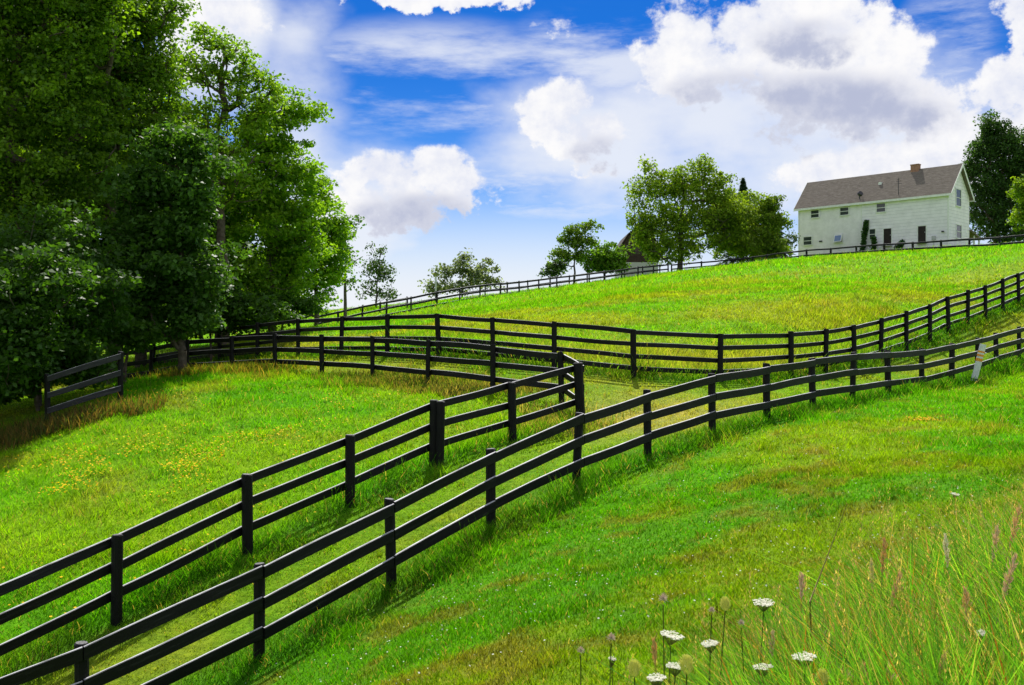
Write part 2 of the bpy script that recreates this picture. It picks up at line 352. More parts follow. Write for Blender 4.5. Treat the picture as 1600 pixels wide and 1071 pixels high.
    edge = mixc(smooth(.34, .62, mth('ADD', mth('MULTIPLY', puff, .6), mth('MULTIPLY', fine, .4))), (7.0,7.5,9.2), (10.4,10.3,10.3)); cl = mixc(mth('MULTIPLY', mth('SUBTRACT', 1.0, dark), .75), cl, edge)
    c = mixc(cum, c, cl)
    bg = nt.nodes.new('ShaderNodeBackground'); bg.inputs[1].default_value = .068; L(c, bg.inputs[0])
    out = nt.nodes.new('ShaderNodeOutputWorld'); L(bg.outputs[0], out.inputs[0])
build_world()
vs = scene.view_settings; vs.view_transform = 'Standard'; vs.look = 'None'; vs.gamma = 1; vs.exposure = .5
scene.render.engine = 'CYCLES'; scene.cycles.max_bounces = 6; scene.cycles.transmission_bounces = 4; scene.cycles.diffuse_bounces = 4

# ------------------------------------------------------------------ ground sheet
def axis(lo, hi, fine_lo, fine_hi, step):
    mid = np.arange(fine_lo, fine_hi, step); out = [fine_hi]; s = step
    while out[-1] < hi: s *= 1.13; out.append(out[-1]+s)
    neg = [fine_lo]; s = step
    while neg[-1] > lo: s *= 1.13; neg.append(neg[-1]-s)
    return np.array(neg[:0:-1]+list(mid)+out)
gx = axis(-2500, 2500, -18, 26, .3); gy = axis(-600, 3500, 2, 50, .3)
GX, GY = np.meshgrid(gx, gy); fx, fy = GX.ravel(), GY.ravel(); fzv = ground(fx, fy)
nx, ny = len(gx), len(gy); idx = np.arange(nx*ny).reshape(ny, nx)
faces = np.stack([idx[:-1,:-1], idx[:-1,1:], idx[1:,1:], idx[1:,:-1]], -1).reshape(-1, 4)
gcol = grass_colour(fx, fy)
g = mesh_obj('ground', np.stack([fx, fy, fzv], 1), faces, M['ground'], smooth=True, col=gcol)
tag(g, kind='structure')

# ------------------------------------------------------------------ grass
def blades(x, y, h, w, col, bend, seg=2, yaw=None, lean_dir=None):
    """numpy blades; returns verts, faces, colours"""
    n = len(x); z = ground(x, y)-.01; yaw = rng.random(n)*2*np.pi if yaw is None else yaw
    ld = rng.random(n)*2*np.pi if lean_dir is None else lean_dir
    sx, sy = np.cos(yaw), np.sin(yaw); lx, ly = np.cos(ld), np.sin(ld)
    V = []; C = []
    for k in range(seg):
        t = k/seg; ww = w*(1-.45*t)*.5; off = bend*t**1.8
        for s in (-1, 1):
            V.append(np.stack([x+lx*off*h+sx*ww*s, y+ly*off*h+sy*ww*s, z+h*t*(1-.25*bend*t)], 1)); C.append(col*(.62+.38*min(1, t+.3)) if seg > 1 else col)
    V.append(np.stack([x+lx*bend*h, y+ly*bend*h, z+h*(1-.25*bend)], 1)); C.append(col)
    k = len(V); V = np.stack(V, 1).reshape(-1, 3); C = np.stack(C, 1).reshape(-1, 3)
    b = np.arange(n)*k; Fc = []
    for i in range(seg-1):
        a = b+2*i
        Fc += [np.stack([a, a+1, a+3], 1), np.stack([a, a+3, a+2], 1)]
    a = b+2*(seg-1); Fc.append(np.stack([a, a+1, a+2], 1))
    return V, np.concatenate(Fc), C
def field_sample(n, d0, d1, pw=1.0, u0=-.60, u1=.60):
    r = rng.random(n); d = (d0**pw+(d1**pw-d0**pw)*r)**(1/pw) if pw else d0*(d1/d0)**r
    u = u0+(u1-u0)*rng.random(n); return u*d+rng.normal(0, .3, n), d
WEED = np.array([[-.3,1.6],[.0,3.0],[.45,4.0],[1.15,4.9],[2.0,5.9],[3.2,7.2],[4.6,8.6],[9,12],[12,8],[6,1],[1,.8]])
def add_grass(name, label, x, y, hf, wf, seg, patch=None, colf=None):
    col = grass_colour(x, y); v = rng.random(len(x))[:, None]
    col = col*(.6+.85*v)*(.55+.9*fbm(x+7, y*1.0, 1.9, 3))[:, None]*1.12
    dry = rng.random(len(x)) < .07; col[dry] = np.array((.40,.34,.12))*(.6+.6*rng.random(dry.sum()))[:, None]
    d = y; cl = fbm(x, y, 3.1, 3)
    f, h, p = zones(x, y); dd = np.minimum(pdist(x, y, PA)[0]-.25, np.minimum(pdist(x, y, PB)[0]-.1, pdist(x, y, PC)[0]-.1)); tuft = .25+1.5*fbm(x+3, y+8, 1.1, 3)**1.6; lush = np.exp(-(np.maximum(dd, 0)/(.62*tuft))**2)*(.35+tuft*.8)
    lane = ~(f | h | p)
    mow = np.where(lane, .62, np.where(h, 1.0, np.where(p, 1.35, 1.0)))
    tallh = np.exp(-(pdist(x, y, PC)[0]/4)**2)*(h & (x > -4) & (x < 16))
    hh = hf(d)*mow*(.45+1.1*cl)*(1+.9*sstep(.58, .72, fbm(x-9, y+5, 1.7, 3)))*(.6+.8*rng.random(len(x)))*(1+2.0*lush+2.0*tallh)
    ww = wf(d)*(.7+.6*rng.random(len(x)))
    V, Fc, C = blades(x, y, hh, ww, col, .35+.5*rng.random(len(x)), seg)
    o = mesh_obj(name, V, Fc, M['blade'], col=C); tag(o, label, 'grass', kind='stuff'); return o
x, y = field_sample(230000, 3.0, 17, .9)
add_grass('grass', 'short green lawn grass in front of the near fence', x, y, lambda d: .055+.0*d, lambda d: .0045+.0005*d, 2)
x, y = field_sample(420000, 15, 52, .8)
add_grass('meadow_grass', 'bright green grass over the paddock, lane and lower hillside', x, y, lambda d: .06+.0009*d, lambda d: .002+.00085*d, 1)
x, y = field_sample(200000, 46, 108, 1.0)
m = pdist(x, y, PE)[1]; 
add_grass('hill_grass', 'yellow green grass covering the upper hillside up to the crest', x, y, lambda d: .10+.0008*d, lambda d: .004+.0009*d, 1)

# ------------------------------------------------------------------ fences
def fence(name, label, pts, nr, sp, side, rail_h=.155, post_r=.075, first=.03, wood='blackwood', seg=8, proud=.04, group=None, round_=10, postmat='blackpost', skip=(), sag=.008, thick=.042):
    """side: +1 rails on the left of the walking direction, -1 right"""
    P = [Vector(topz(p)) for p in pts]; Hs = [p[3] for p in pts]
    root = empty(name, (P[0].x, P[0].y, P[0].z-Hs[0])); tag(root, label, 'fence', group); O = Vector(root.location)
    rn = random.Random(len(pts)*7+nr)
    leans = []
    for i, (p, H) in enumerate(zip(P, Hs)):
        r = post_r*rn.uniform(.92, 1.12); lx, ly = rn.gauss(0, .018), rn.gauss(0, .012)
        if pts[i][0] == 908: lx, r = -.05, post_r*1.35
        leans.append((lx, ly)); vs = []; cs = []; fs = []; n = round_
        zs = [-.35-H, -H+.1, -H*.5, -.02, 0] if n > 4 else [-.35-H, 0]
        tilt = rn.uniform(-.012, .012); hgt = rn.uniform(-.3, 1)*proud
        for k, zz in enumerate(zs):
            rr = r*(1.04 if k == 0 else (1.0 if k < len(zs)-1 or n == 4 else .82)) * (1.4142 if n == 4 else 1)
            for j in range(n):
                an = 2*math.pi*(j+.5)/n+(0 if n > 4 else math.atan2(0, 1)); q = 1+rn.uniform(-.03, .03)
                t = (zz+H)/H
                vs.append((p.x+lx*t*H+rr*q*math.cos(an)-O.x, p.y+ly*t*H+rr*q*math.sin(an)-O.y, p.z+zz+hgt+(tilt*math.cos(an) if k >= len(zs)-2 else 0)-O.z))
                cs.append((zz+i*3.1, .1*math.cos(an), .1*math.sin(an)+i))
        for k in range(len(zs)-1):
            for j in range(n): fs.append((k*n+j, k*n+(j+1) % n, (k+1)*n+(j+1) % n, (k+1)*n+j))
        fs.append(tuple(range((len(zs)-1)*n, len(zs)*n)))
        mesh_obj('post', vs, fs, M[postmat], root, False, np.array(cs))
    for i in range(len(P)-1):
        a, b = P[i].copy(), P[i+1].copy()
        a.x += leans[i][0]*Hs[i]; a.y += leans[i][1]*Hs[i]; b.x += leans[i+1][0]*Hs[i+1]; b.y += leans[i+1][1]*Hs[i+1]
        d = Vector((b.x-a.x, b.y-a.y, 0)).normalized(); nrm = Vector((-d.y, d.x, 0))*side
        for k in range(nr):
            if (i, k) in skip: continue
            dz = first+k*sp+rail_h/2; j0, j1 = rn.uniform(-.02, .02), rn.uniform(-.02, .02)
            off = nrm*(post_r*.96+thick/2+rn.uniform(0, .004)); s_ = rn.gauss(0, sag); bow = rn.gauss(0, .008); tw = rn.gauss(0, .006); kk = rn.uniform(0, 50)
            vs = []; cs = []; fs = []; hw, ht, c = rail_h/2*rn.uniform(.96, 1.04), thick/2, .008
            prof = [(-ht, -hw+c), (-ht+c, -hw), (ht-c, -hw), (ht, -hw+c), (ht, hw-c), (ht-c, hw), (-ht+c, hw), (-ht, hw-c)]
            Ln = (b-a).length
            for s in range(seg+1):
                t = s/seg; te = .0015+t*.997; c0 = a.lerp(b, te)+off; w = math.sin(math.pi*t)
                c0 += Vector((0, 0, -dz+(j0*(1-t)+j1*t)-w*s_+.0025*math.sin(7*t+kk)))+nrm*(w*bow)
                for (u, v) in prof:
                    q = c0+nrm*(u+tw*v/hw*w)+Vector((0, 0, v)); vs.append(tuple(q-O)); cs.append((t*Ln+kk, u*1.0+k*7, v+i*3))
            for s in range(seg):
                for j in range(8): fs.append((s*8+j, s*8+(j+1) % 8, (s+1)*8+(j+1) % 8, (s+1)*8+j))
            fs += [tuple(range(8))[::-1], tuple(range(seg*8, seg*8+8))]
            mesh_obj('rail', vs, fs, M[wood], root, False, np.array(cs))
    return root
GF = 'board fences around the paddocks'
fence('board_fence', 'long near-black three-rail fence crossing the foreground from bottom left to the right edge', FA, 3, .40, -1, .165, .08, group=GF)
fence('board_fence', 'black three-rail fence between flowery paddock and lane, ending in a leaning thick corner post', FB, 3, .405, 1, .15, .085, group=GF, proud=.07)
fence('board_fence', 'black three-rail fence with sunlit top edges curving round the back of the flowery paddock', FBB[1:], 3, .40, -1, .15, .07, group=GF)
bposts = [c for c in scene.objects if c.name.startswith('post') and c.parent and 'leaning thick' in c.parent.get('label', '')]
tw_ = bposts[5].copy(); COL.objects.link(tw_); tw_.location = (.13, -.05, -.02)     # the doubled post of the near run
# the short return panel between corner post and the back run
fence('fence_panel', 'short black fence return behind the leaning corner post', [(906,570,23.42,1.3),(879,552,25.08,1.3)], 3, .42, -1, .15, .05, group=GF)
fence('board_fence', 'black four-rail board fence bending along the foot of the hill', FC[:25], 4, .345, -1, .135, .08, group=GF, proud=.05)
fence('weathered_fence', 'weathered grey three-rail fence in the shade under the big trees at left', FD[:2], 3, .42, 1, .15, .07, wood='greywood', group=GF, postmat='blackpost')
def resample(L, step, dd=0, dz=0, H=1.3):
    P = [topz(p) for p in L]; out = []; carry = 0
    for a, b in zip(P[:-1], P[1:]):
        ln = np.linalg.norm((b-a)[:2]); t = carry
        while t < ln: out.append(a+(b-a)*t/ln); t += step
        carry = t-ln
    res = []
    for q in out:
        d = q[1]+dd; z = q[2]+dz; res.append((CX+q[0]/d*F, CY-(z-Z0)/d*F, d, H))
    return res
EL1 = resample(FE, 2.6); EL2 = resample(FE, 3.1, 4.5, .30); EL3 = resample(FE3, 3.0)
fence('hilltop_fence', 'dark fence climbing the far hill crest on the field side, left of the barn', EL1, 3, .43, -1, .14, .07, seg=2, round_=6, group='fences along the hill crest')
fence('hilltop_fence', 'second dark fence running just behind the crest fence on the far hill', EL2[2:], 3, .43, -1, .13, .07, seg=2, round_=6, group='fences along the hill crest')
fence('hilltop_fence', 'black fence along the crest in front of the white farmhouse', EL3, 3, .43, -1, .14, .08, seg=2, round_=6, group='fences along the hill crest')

# ------------------------------------------------------------------ trees
def tree(name, label, cat, px, d, lobes, leaf, rc, dens, c1, c2, per=60, airy=0.0, group=None, trunk_r=None, flat=None, mat='leaf', base_off=0, depthf=.85, seed=None, upb=None, dx=0):
    flat = flat or (.45 if d < 60 else .72); upb = upb or (.85 if d < 60 else .6)
    rg = np.random.default_rng(seed if seed is not None else int(abs(px)*13+d*7+len(lobes)))
    bx, by = (px-CX)/F*d, d; bz = gz(bx, by); base = np.array([bx, by, bz])
    root = empty(name, base); tag(root, label, cat, group)
    cen = []; crad = []; lb = []
    for lo in lobes:
        lx, ly, rx, ry = lo[:4]; dd = lo[4] if len(lo) > 4 else 0
        c = at(lx, ly, d+dd)-base; s = d/F; rad = np.array([rx*s, max(rx, ry)*s*depthf, ry*s])
        n = max(2, int((1.0 if d < 60 else 1.7)*dens*(rx*s*ry*s*math.pi)/(rc*rc)*1.0))
        v = rg.normal(size=(n, 3)); v /= np.linalg.norm(v, axis=1)[:, None]; r = rg.random(n)**(1/2.6)
        r = r*(1+.12*rg.normal(size=n))
        p = c+v*r[:, None]*rad
        p = p[p[:, 2] > .25]
        cen.append(p)
    cen = np.concatenate(cen); N_ = len(cen)
    top = cen[:, 2].max(); trunk_r = trunk_r or .019*top
    # skeleton
    nodes = []; par = []; ntr = 7; tx = np.median(cen[:, 0])*.7; ty = np.median(cen[:, 1])*.7; wig = rg.normal(0, .02*top, (ntr+1, 2)); hgt = top*.72
    for k in range(ntr+1):
        t = k/ntr; nodes.append(np.array([tx*t**1.5+wig[k,0]*t, ty*t**1.5+wig[k,1]*t, hgt*t-(.15 if k == 0 else 0)])); par.append(k-1)
    path = [n[2] for n in nodes]
    order = np.argsort(np.hypot(cen[:, 0]-tx, cen[:, 1]-ty)+.15*cen[:, 2]); 
    use = order if N_ < 420 else order[rg.permutation(N_)[:420]]
    A = np.zeros((len(nodes)+3*len(use), 3)); A[:len(nodes)] = nodes; cnt = len(nodes); PL = np.zeros(len(A)); PL[:cnt] = path
    par = par+[0]*(3*len(use))
    for i in use:
        q = cen[i]; dv = A[:cnt]-q; dist = np.linalg.norm(dv, axis=1)
        cost = dist+.25*PL[:cnt]*.3+np.maximum(0, A[:cnt, 2]-q[2]+.1)*1.5
        cost[:1] += 5; j = int(np.argmin(cost)); a = A[j]; prev = j; L_ = dist[j]
        for t in (.36, .7, 1.0):
            m_ = a*(1-t)+q*t; m_ = m_+(rg.normal(0, .05*L_, 3) if t < 1 else 0); m_[2] += -.10*L_*math.sin(math.pi*t)
            A[cnt] = m_; par[cnt] = prev; PL[cnt] = PL[prev]+np.linalg.norm(m_-A[prev]); prev = cnt; cnt += 1
    area = np.zeros(cnt); tipa = (.012*max(1, top/12))**2
    child = np.zeros(cnt, int)
    for i in range(cnt-1, 0, -1):
        if area[i] == 0: area[i] = tipa
        area[par[i]] += area[i]
    rad = np.sqrt(area[:cnt]); rad = rad/rad[0]*trunk_r; rad[:ntr+1] *= 1-.55*np.arange(ntr+1)/ntr; rad = np.maximum(rad, .010*max(1, d/40))
    idx = np.arange(1, cnt); pa = np.array(par[:cnt])[1:]; a = A[pa]; b = A[idx]; t = b-a; ln = np.linalg.norm(t, axis=1); ok = ln > 1e-4
    a, b, t, ln, idx, pa = a[ok], b[ok], t[ok]/ln[ok, None], ln[ok], idx[ok], pa[ok]
    ref = np.where(np.abs(t[:, 2:3]) < .9, np.array([[0, 0, 1.]]), np.array([[1., 0, 0]])); u = np.cross(t, ref); u /= np.linalg.norm(u, axis=1)[:, None]; w = np.cross(t, u)
    ns = 6; V = []
    r1 = np.minimum(rad[pa], rad[idx]*1.5)
    r1 = np.where(pa < ntr+1, np.where(idx < ntr+1, rad[pa], r1), r1)
    for (c_, rr) in ((a, r1), (b, rad[idx])):
        for k in range(ns):
            an = 2*math.pi*k/ns; V.append(c_+(u*math.cos(an)+w*math.sin(an))*rr[:, None])
    V = np.stack(V, 1).reshape(-1, 3); b0 = np.arange(len(a))*2*ns; Fc = []
    for k in range(ns):
        k2 = (k+1) % ns; Fc.append(np.stack([b0+k, b0+k2, b0+ns+k2, b0+ns+k], 1))
    mesh_obj('trunk', V, np.concatenate(Fc), M['bark'], root, True)
    # leaves
    per = per*(1.6 if d < 60 else 1); npc = rg.poisson(per, N_); npc = np.where(rg.random(N_) < airy, npc//4, npc); ci = np.repeat(np.arange(N_), npc); n = len(ci)
    cr = rc*(1.18 if d < 60 else 1)*(.6+.8*rg.random(N_))
    g_ = rg.normal(size=(n, 3)); g_ /= np.linalg.norm(g_, axis=1)[:, None]; g_ *= (rg.random(n)**.45)[:, None]
    g_[:, 2] *= flat; pos = cen[ci]+g_*cr[ci][:, None]
    nr_ = rg.normal(size=(n, 3))*.75+g_*.5+np.array([0, 0, upb]); nr_ /= np.linalg.norm(nr_, axis=1)[:, None]
    tt = np.cross(nr_, rg.normal(size=(n, 3))); tt /= np.linalg.norm(tt, axis=1)[:, None]; bb = np.cross(nr_, tt)
    sz = leaf*(.6+.8*rg.random(n))[:, None]
    v0 = pos-tt*sz*.5; v1 = pos+bb*sz*.36-tt*sz*.05+nr_*sz*.07; v2 = pos+tt*sz*.5-nr_*sz*.1; v3 = pos-bb*sz*.36-tt*sz*.05+nr_*sz*.07
    V = np.stack([v0, v1, v2, v3], 1).reshape(-1, 3); Fc = np.arange(n*4).reshape(n, 4)
    k1 = rg.random(N_)[ci][:, None]; k2 = rg.random(n)[:, None]; mixf = np.clip(.5*k1+.6*k2-.05, 0, 1)
    col = (np.array(c1)*(1-mixf)+np.array(c2)*mixf)*(.7+.6*rg.random(n))[:, None]
    mesh_obj('crown', V, Fc, M[mat], root, False, np.repeat(col, 4, 0))
    return root
GW = 'trees of the wood at left'
DK, MD, YG = (.038,.105,.008), (.10,.25,.012), (.22,.40,.018)
nearlf = dict(group=GW)
tree('broadleaf_tree','tallest broadleaf tree, bright yellow green, at the left edge of the photo','tree',30,34,
     [(40,60,130,90),(-60,30,130,110),(110,170,110,80),(10,250,130,90),(120,290,90,70),(-80,230,120,120),(60,-60,140,80),(60,-190,130,90),(-60,-120,130,100),(150,-110,90,80),(-20,380,120,70),(150,20,80,80)],.15,.62,1.9,DK,YG,per=75,**nearlf)
tree('broadleaf_tree','tall broadleaf tree second from the left edge, its airy top leaning out of the photo','tree',180,37,
     [(180,60,90,90),(215,20,70,60),(200,150,75,70),(170,240,100,70),(240,210,50,50),(120,-40,120,70),(230,80,45,70),(250,120,35,50)],.15,.6,1.7,DK,YG,per=65,**nearlf)
tree('maple_tree','dark round maple with pale glossy leaves at the front of the wood','tree',285,33,
     [(285,250,62,55),(250,320,85,70),(305,330,45,60),(230,410,100,65),(300,420,55,60),(310,480,45,32),(180,470,90,50),(270,500,60,28)],.17,.55,2.0,DK,(.09,.21,.03),per=75,**nearlf)
tree('maple_tree','low spreading dark tree overhanging the weathered grey fence','tree',60,29,
     [(60,390,110,60),(-30,440,110,80),(130,450,80,55),(40,500,120,60),(140,505,70,40),(0,545,90,50),(-60,560,70,60),(10,500,110,60,-3),(-70,545,90,70,-4),(70,440,90,60,-2.5),(20,575,40,25,-3.2)],.15,.55,1.8,DK,(.055,.14,.012),per=60,**nearlf)
tree('poplar_tree','airy tall tree whose thin crown pokes up above the middle of the wood','tree',350,45,
     [(325,55,40,30),(295,100,40,40),(370,95,30,40),(415,150,35,45),(345,120,50,35),(385,150,45,40),(310,170,45,40),(350,200,70,45),(400,200,35,35),(350,270,80,60)],.17,.55,1.15,MD,(.27,.44,.03),per=46,airy=.2,**nearlf)
tree('broadleaf_tree','leafy tree right in the wood with a branch tip sticking out over the sky','tree',425,48,
     [(440,165,38,32),(470,185,26,16),(485,168,12,7),(430,230,60,55),(395,290,70,60),(455,300,50,60),(420,370,80,60),(390,440,80,50),(465,400,45,60)],.18,.6,1.7,MD,(.27,.47,.02),per=62,**nearlf)
tree('broadleaf_tree','rounded tree at the right end of the wood, sloping down to the hilltop fence','tree',495,53,
     [(492,300,28,30),(500,350,40,45),(480,420,60,45),(515,410,30,40),(450,460,60,28),(525,360,22,25)],.19,.6,1.7,MD,(.28,.48,.02),per=62,**nearlf)
tree('young_tree','slender see-through tree just right of the wood','tree',540,64,
     [(545,355,24,20),(535,385,25,20),(552,400,20,18),(528,420,18,20),(540,440,22,10)],.2,.55,1.0,MD,(.08,.16,.03),per=26,airy=.3,mat='farleaf',group=GW)
tree('young_tree','small open tree standing alone beyond the crest fence, right of the wood','tree',588,80,
     [(588,392,15,11),(585,412,22,14),(592,435,26,14),(605,455,20,12),(577,452,18,12),(600,425,18,10)],.22,.6,1.15,(.04,.09,.025),(.09,.16,.05),per=26,airy=.2,mat='farleaf')
for lab, px, d, lob in [('deep background tree behind the tallest tree of the wood', 60, 47, [(60,150,170,170),(40,350,170,130),(60,470,170,70)]),
                   ('deep background tree behind the dark round maple', 220, 48, [(200,180,90,110),(220,330,130,120),(240,460,130,60)]),
                   ('background tree filling the wood behind the airy tall tree', 340, 55, [(340,310,90,80),(360,400,100,90),(340,470,110,45)]),
                   ('outer tree of the wood beyond the left edge', -120, 36, [(-130,100,110,150),(-120,330,130,140),(-120,-80,130,130)]),
                   ]:
    tree('woodland_tree', lab, 'tree', px, d, lob, .26, .85, 2.6, DK, (.05,.13,.012), per=60, group=GW)
for lab, px, d, lob in [('dark undergrowth bush behind the weathered fence', 60, 28.0, [(60,560,100,50),(-40,590,90,60),(130,565,50,40)]),
                   ('bright leafed shrub beside the end of the weathered fence', 195, 31.5, [(185,520,55,28),(225,530,40,20)]),
                   ('shadowy bush under the maple behind the back fence', 330, 41, [(300,492,60,34),(370,484,60,34),(240,500,60,34),(430,492,40,20)]),
                   ('leafy bush at the foot of the wood by the crest fence', 440, 47, [(430,480,60,22),(490,478,30,14)])]:
    tree('bush', lab, 'bush', px, d, lob, .16, .5, 2.4, DK, (.08,.19,.015), per=55, group='bushes at the foot of the wood', trunk_r=.06)
# distant trees
far = dict(mat='farleaf', airy=.15)
tree('oak_tree','wide hazy grey green tree on the crest with a gap in its crown','tree',722,116,
     [(690,428,16,12),(700,447,34,10),(722,418,16,17),(728,402,8,7),(745,440,26,11),(762,408,13,4),(757,425,20,9),(775,442,13,7),(680,452,14,7),(735,430,12,10)],.33,.85,1.8,(.12,.17,.08),(.24,.31,.17),per=32,**far)  # distance haze put into the leaf colour: pale, greyed greens
tree('young_tree','slim light green tree left of the round bush below the barn','tree',898,100,
     [(903,362,17,10),(925,352,12,8),(890,378,18,9),(912,380,18,10),(880,400,18,10),(872,418,14,8),(905,400,14,10)],.28,.7,2.5,(.07,.15,.02),(.20,.32,.03),per=34,**far)
tree('round_bush','rounded bright green bush left of the barn','bush',945,98,[(940,400,28,18),(960,402,20,20),(930,415,22,12),(955,415,26,10)],.26,.65,2.0,(.07,.18,.012),(.18,.34,.02),per=45,mat='farleaf')
tree('maple_tree','largest tree on the crest, broad spreading crown right of the barn','tree',1062,104,
     [(1012,262,14,10),(1020,290,34,22),(995,315,18,20),(1060,285,36,26),(1095,262,26,15),(1118,285,26,24),(1085,300,36,26),(1050,330,46,26),(1125,325,40,28),(1000,350,20,20),(1040,365,40,28),(1100,360,50,38),(1140,345,34,34),(1010,365,26,26),(1050,392,44,18),(1020,395,20,14)],.28,.8,1.45,(.10,.20,.014),(.30,.43,.03),per=42,airy=.12,mat='farleaf',trunk_r=.32)
tree('maple_tree','medium tree beside the largest crest tree, in front of the spruce','tree',1160,107,[(1135,330,34,28),(1150,322,38,26),(1172,350,40,32),(1140,385,34,18),(1175,390,30,14)],.28,.75,1.7,(.09,.19,.014),(.28,.40,.03),per=42,**far)
tree('young_tree','yellow green tree with drooping right branch, nearest the left end of the farmhouse','tree',1198,101,[(1195,318,26,10),(1212,312,12,5),(1190,345,34,24),(1218,350,14,14),(1195,380,32,18),(1215,390,20,12)],.26,.7,2.2,(.08,.16,.012),(.22,.32,.03),per=42,**far)
tree('bush','small open bush touching the left corner of the farmhouse','bush',1234,104,[(1230,380,14,9),(1238,370,8,8)],.24,.5,1.2,(.05,.10,.02),(.12,.19,.04),per=24,mat='farleaf')
tree('bush','small dark bush at the foot of the slim light green tree','bush',858,97,[(860,424,16,9),(872,414,10,8)],.24,.5,1.6,(.03,.07,.015),(.07,.13,.03),per=30,mat='farleaf')
tree('oak_tree','tall dark green tree right of the farmhouse','tree',1556,114,
     [(1548,198,20,18),(1562,215,26,22),(1535,235,26,26),(1578,245,30,36),(1545,280,40,34),(1590,300,34,44),(1550,330,44,38),(1520,262,14,14),(1600,240,20,40),(1575,365,44,18)],.28,.85,2.1,(.025,.07,.015),(.075,.16,.035),per=46,mat='farleaf',trunk_r=.4)
tree('young_tree','bright yellow green tree cut by the right edge of the photo','tree',1604,88,[(1602,305,18,24),(1610,340,24,24),(1596,290,10,10)],.24,.6,1.9,(.10,.22,.012),(.24,.36,.02),per=45,mat='farleaf')
def spruce(label, px, ytop, d, wpx, ybot):
    c = at(px, ybot, d); bx, by = c[0], c[1]; bz = gz(bx, by); H = at(px, ytop, d)[2]-bz; W = wpx*d/F/2
    root = empty('spruce_tree', (bx, by, bz)); tag(root, label, 'tree', 'spruces on the crest'); mb = MB(); mb.tube([(0,0,-.2),(0,0,H*.5),(0,0,H)], [.22,.12,.02], 7); mb.build('trunk', M['bark'], root, True)
    n = 9000; t = rng.random(n)**.75; hgt = H*(1-t*.96); tier = np.floor(hgt/.75); ph = (hgt/.75-tier); r = W*t*(1-.55*ph)*(.35+.65*rng.random(n)**.5); an = rng.random(n)*2*np.pi
    pos = np.stack([r*np.cos(an), r*np.sin(an), hgt-.12*r], 1); dr = np.stack([np.cos(an), np.sin(an), -.35+0*an], 1); sd_ = np.stack([-np.sin(an), np.cos(an), rng.normal(0,.4,n)], 1)
    s = .24*(.6+.8*rng.random(n))[:, None]; V = np.stack([pos-dr*s, pos+sd_*s*.35, pos+dr*s, pos-sd_*s*.35], 1).reshape(-1, 3)
    mesh_obj('crown', V, np.arange(n*4).reshape(n, 4), M['farleaf'], root, col=np.repeat(np.array((.045,.09,.055))*(.5+rng.random(n))[:, None]*1.3, 4, 0))
spruce('dark spruce whose pointed tip rises behind the crest maples', 1161, 278, 122, 110, 400)
spruce('dark blue green spruce behind the yellow green tree by the farmhouse', 1206, 322, 116, 90, 400)

# ------------------------------------------------------------------ farmhouse
C0 = at(1482, 386, 100); U = Vector((-.709,.705,0)).normalized(); Vd = Vector((U.y, -U.x, 0))
Lh, Wh = 16.7, 5.5
rz = math.atan2(U.y, U.x); HB = 8.6+Z0; house = empty('farmhouse', (C0[0], C0[1], HB), 0)
tag(house, 'long white two-storey farmhouse with a steep grey roof on top of the hill', 'house')
HM = Matrix(((U.x, Vd.x, 0, 0), (U.y, Vd.y, 0, 0), (0, 0, 1, 0), (0, 0, 0, 1)))   # local (u along front, v depth, z) ; mirrored basis handled by normals
def fac(px, py, off=0):    # photo pixel -> (u,z) on front wall
    dr = Vector(((px-CX)/F, 1, -(py-CY)/F)); n = Vd; P0 = Vector((C0[0], C0[1], 0))+Vd*off
    t = (P0.x*n.x+P0.y*n.y)/(dr.x*n.x+dr.y*n.y); q = dr*t; return (Vector((q.x, q.y, 0))-P0).dot(U), q.z+Z0-HB
def gab(px, py):
    dr = Vector(((px-CX)/F, 1, -(py-CY)/F)); n = U; P0 = Vector((C0[0], C0[1], 0)); t = (P0.x*n.x+P0.y*n.y)/(dr.x*n.x+dr.y*n.y); q = dr*t
    return (Vector((q.x, q.y, 0))-P0).dot(Vd), q.z+Z0-HB
def z5(X, Y): return 1200+X*.252, 160+Y*.252
o_ = .32; RH = fac(*z5(1203,381), off=2.75)[1]-.2; _e = fac(*z5(1135,571), off=-.32)[1]; EV = (_e*2.75+RH*.32)/(2.75+.32)
print('house eave', EV, 'len', fac(1247, 360)[0], 'gable', gab(1513.5, 350))
Lh = fac(1247.5, 360)[0]
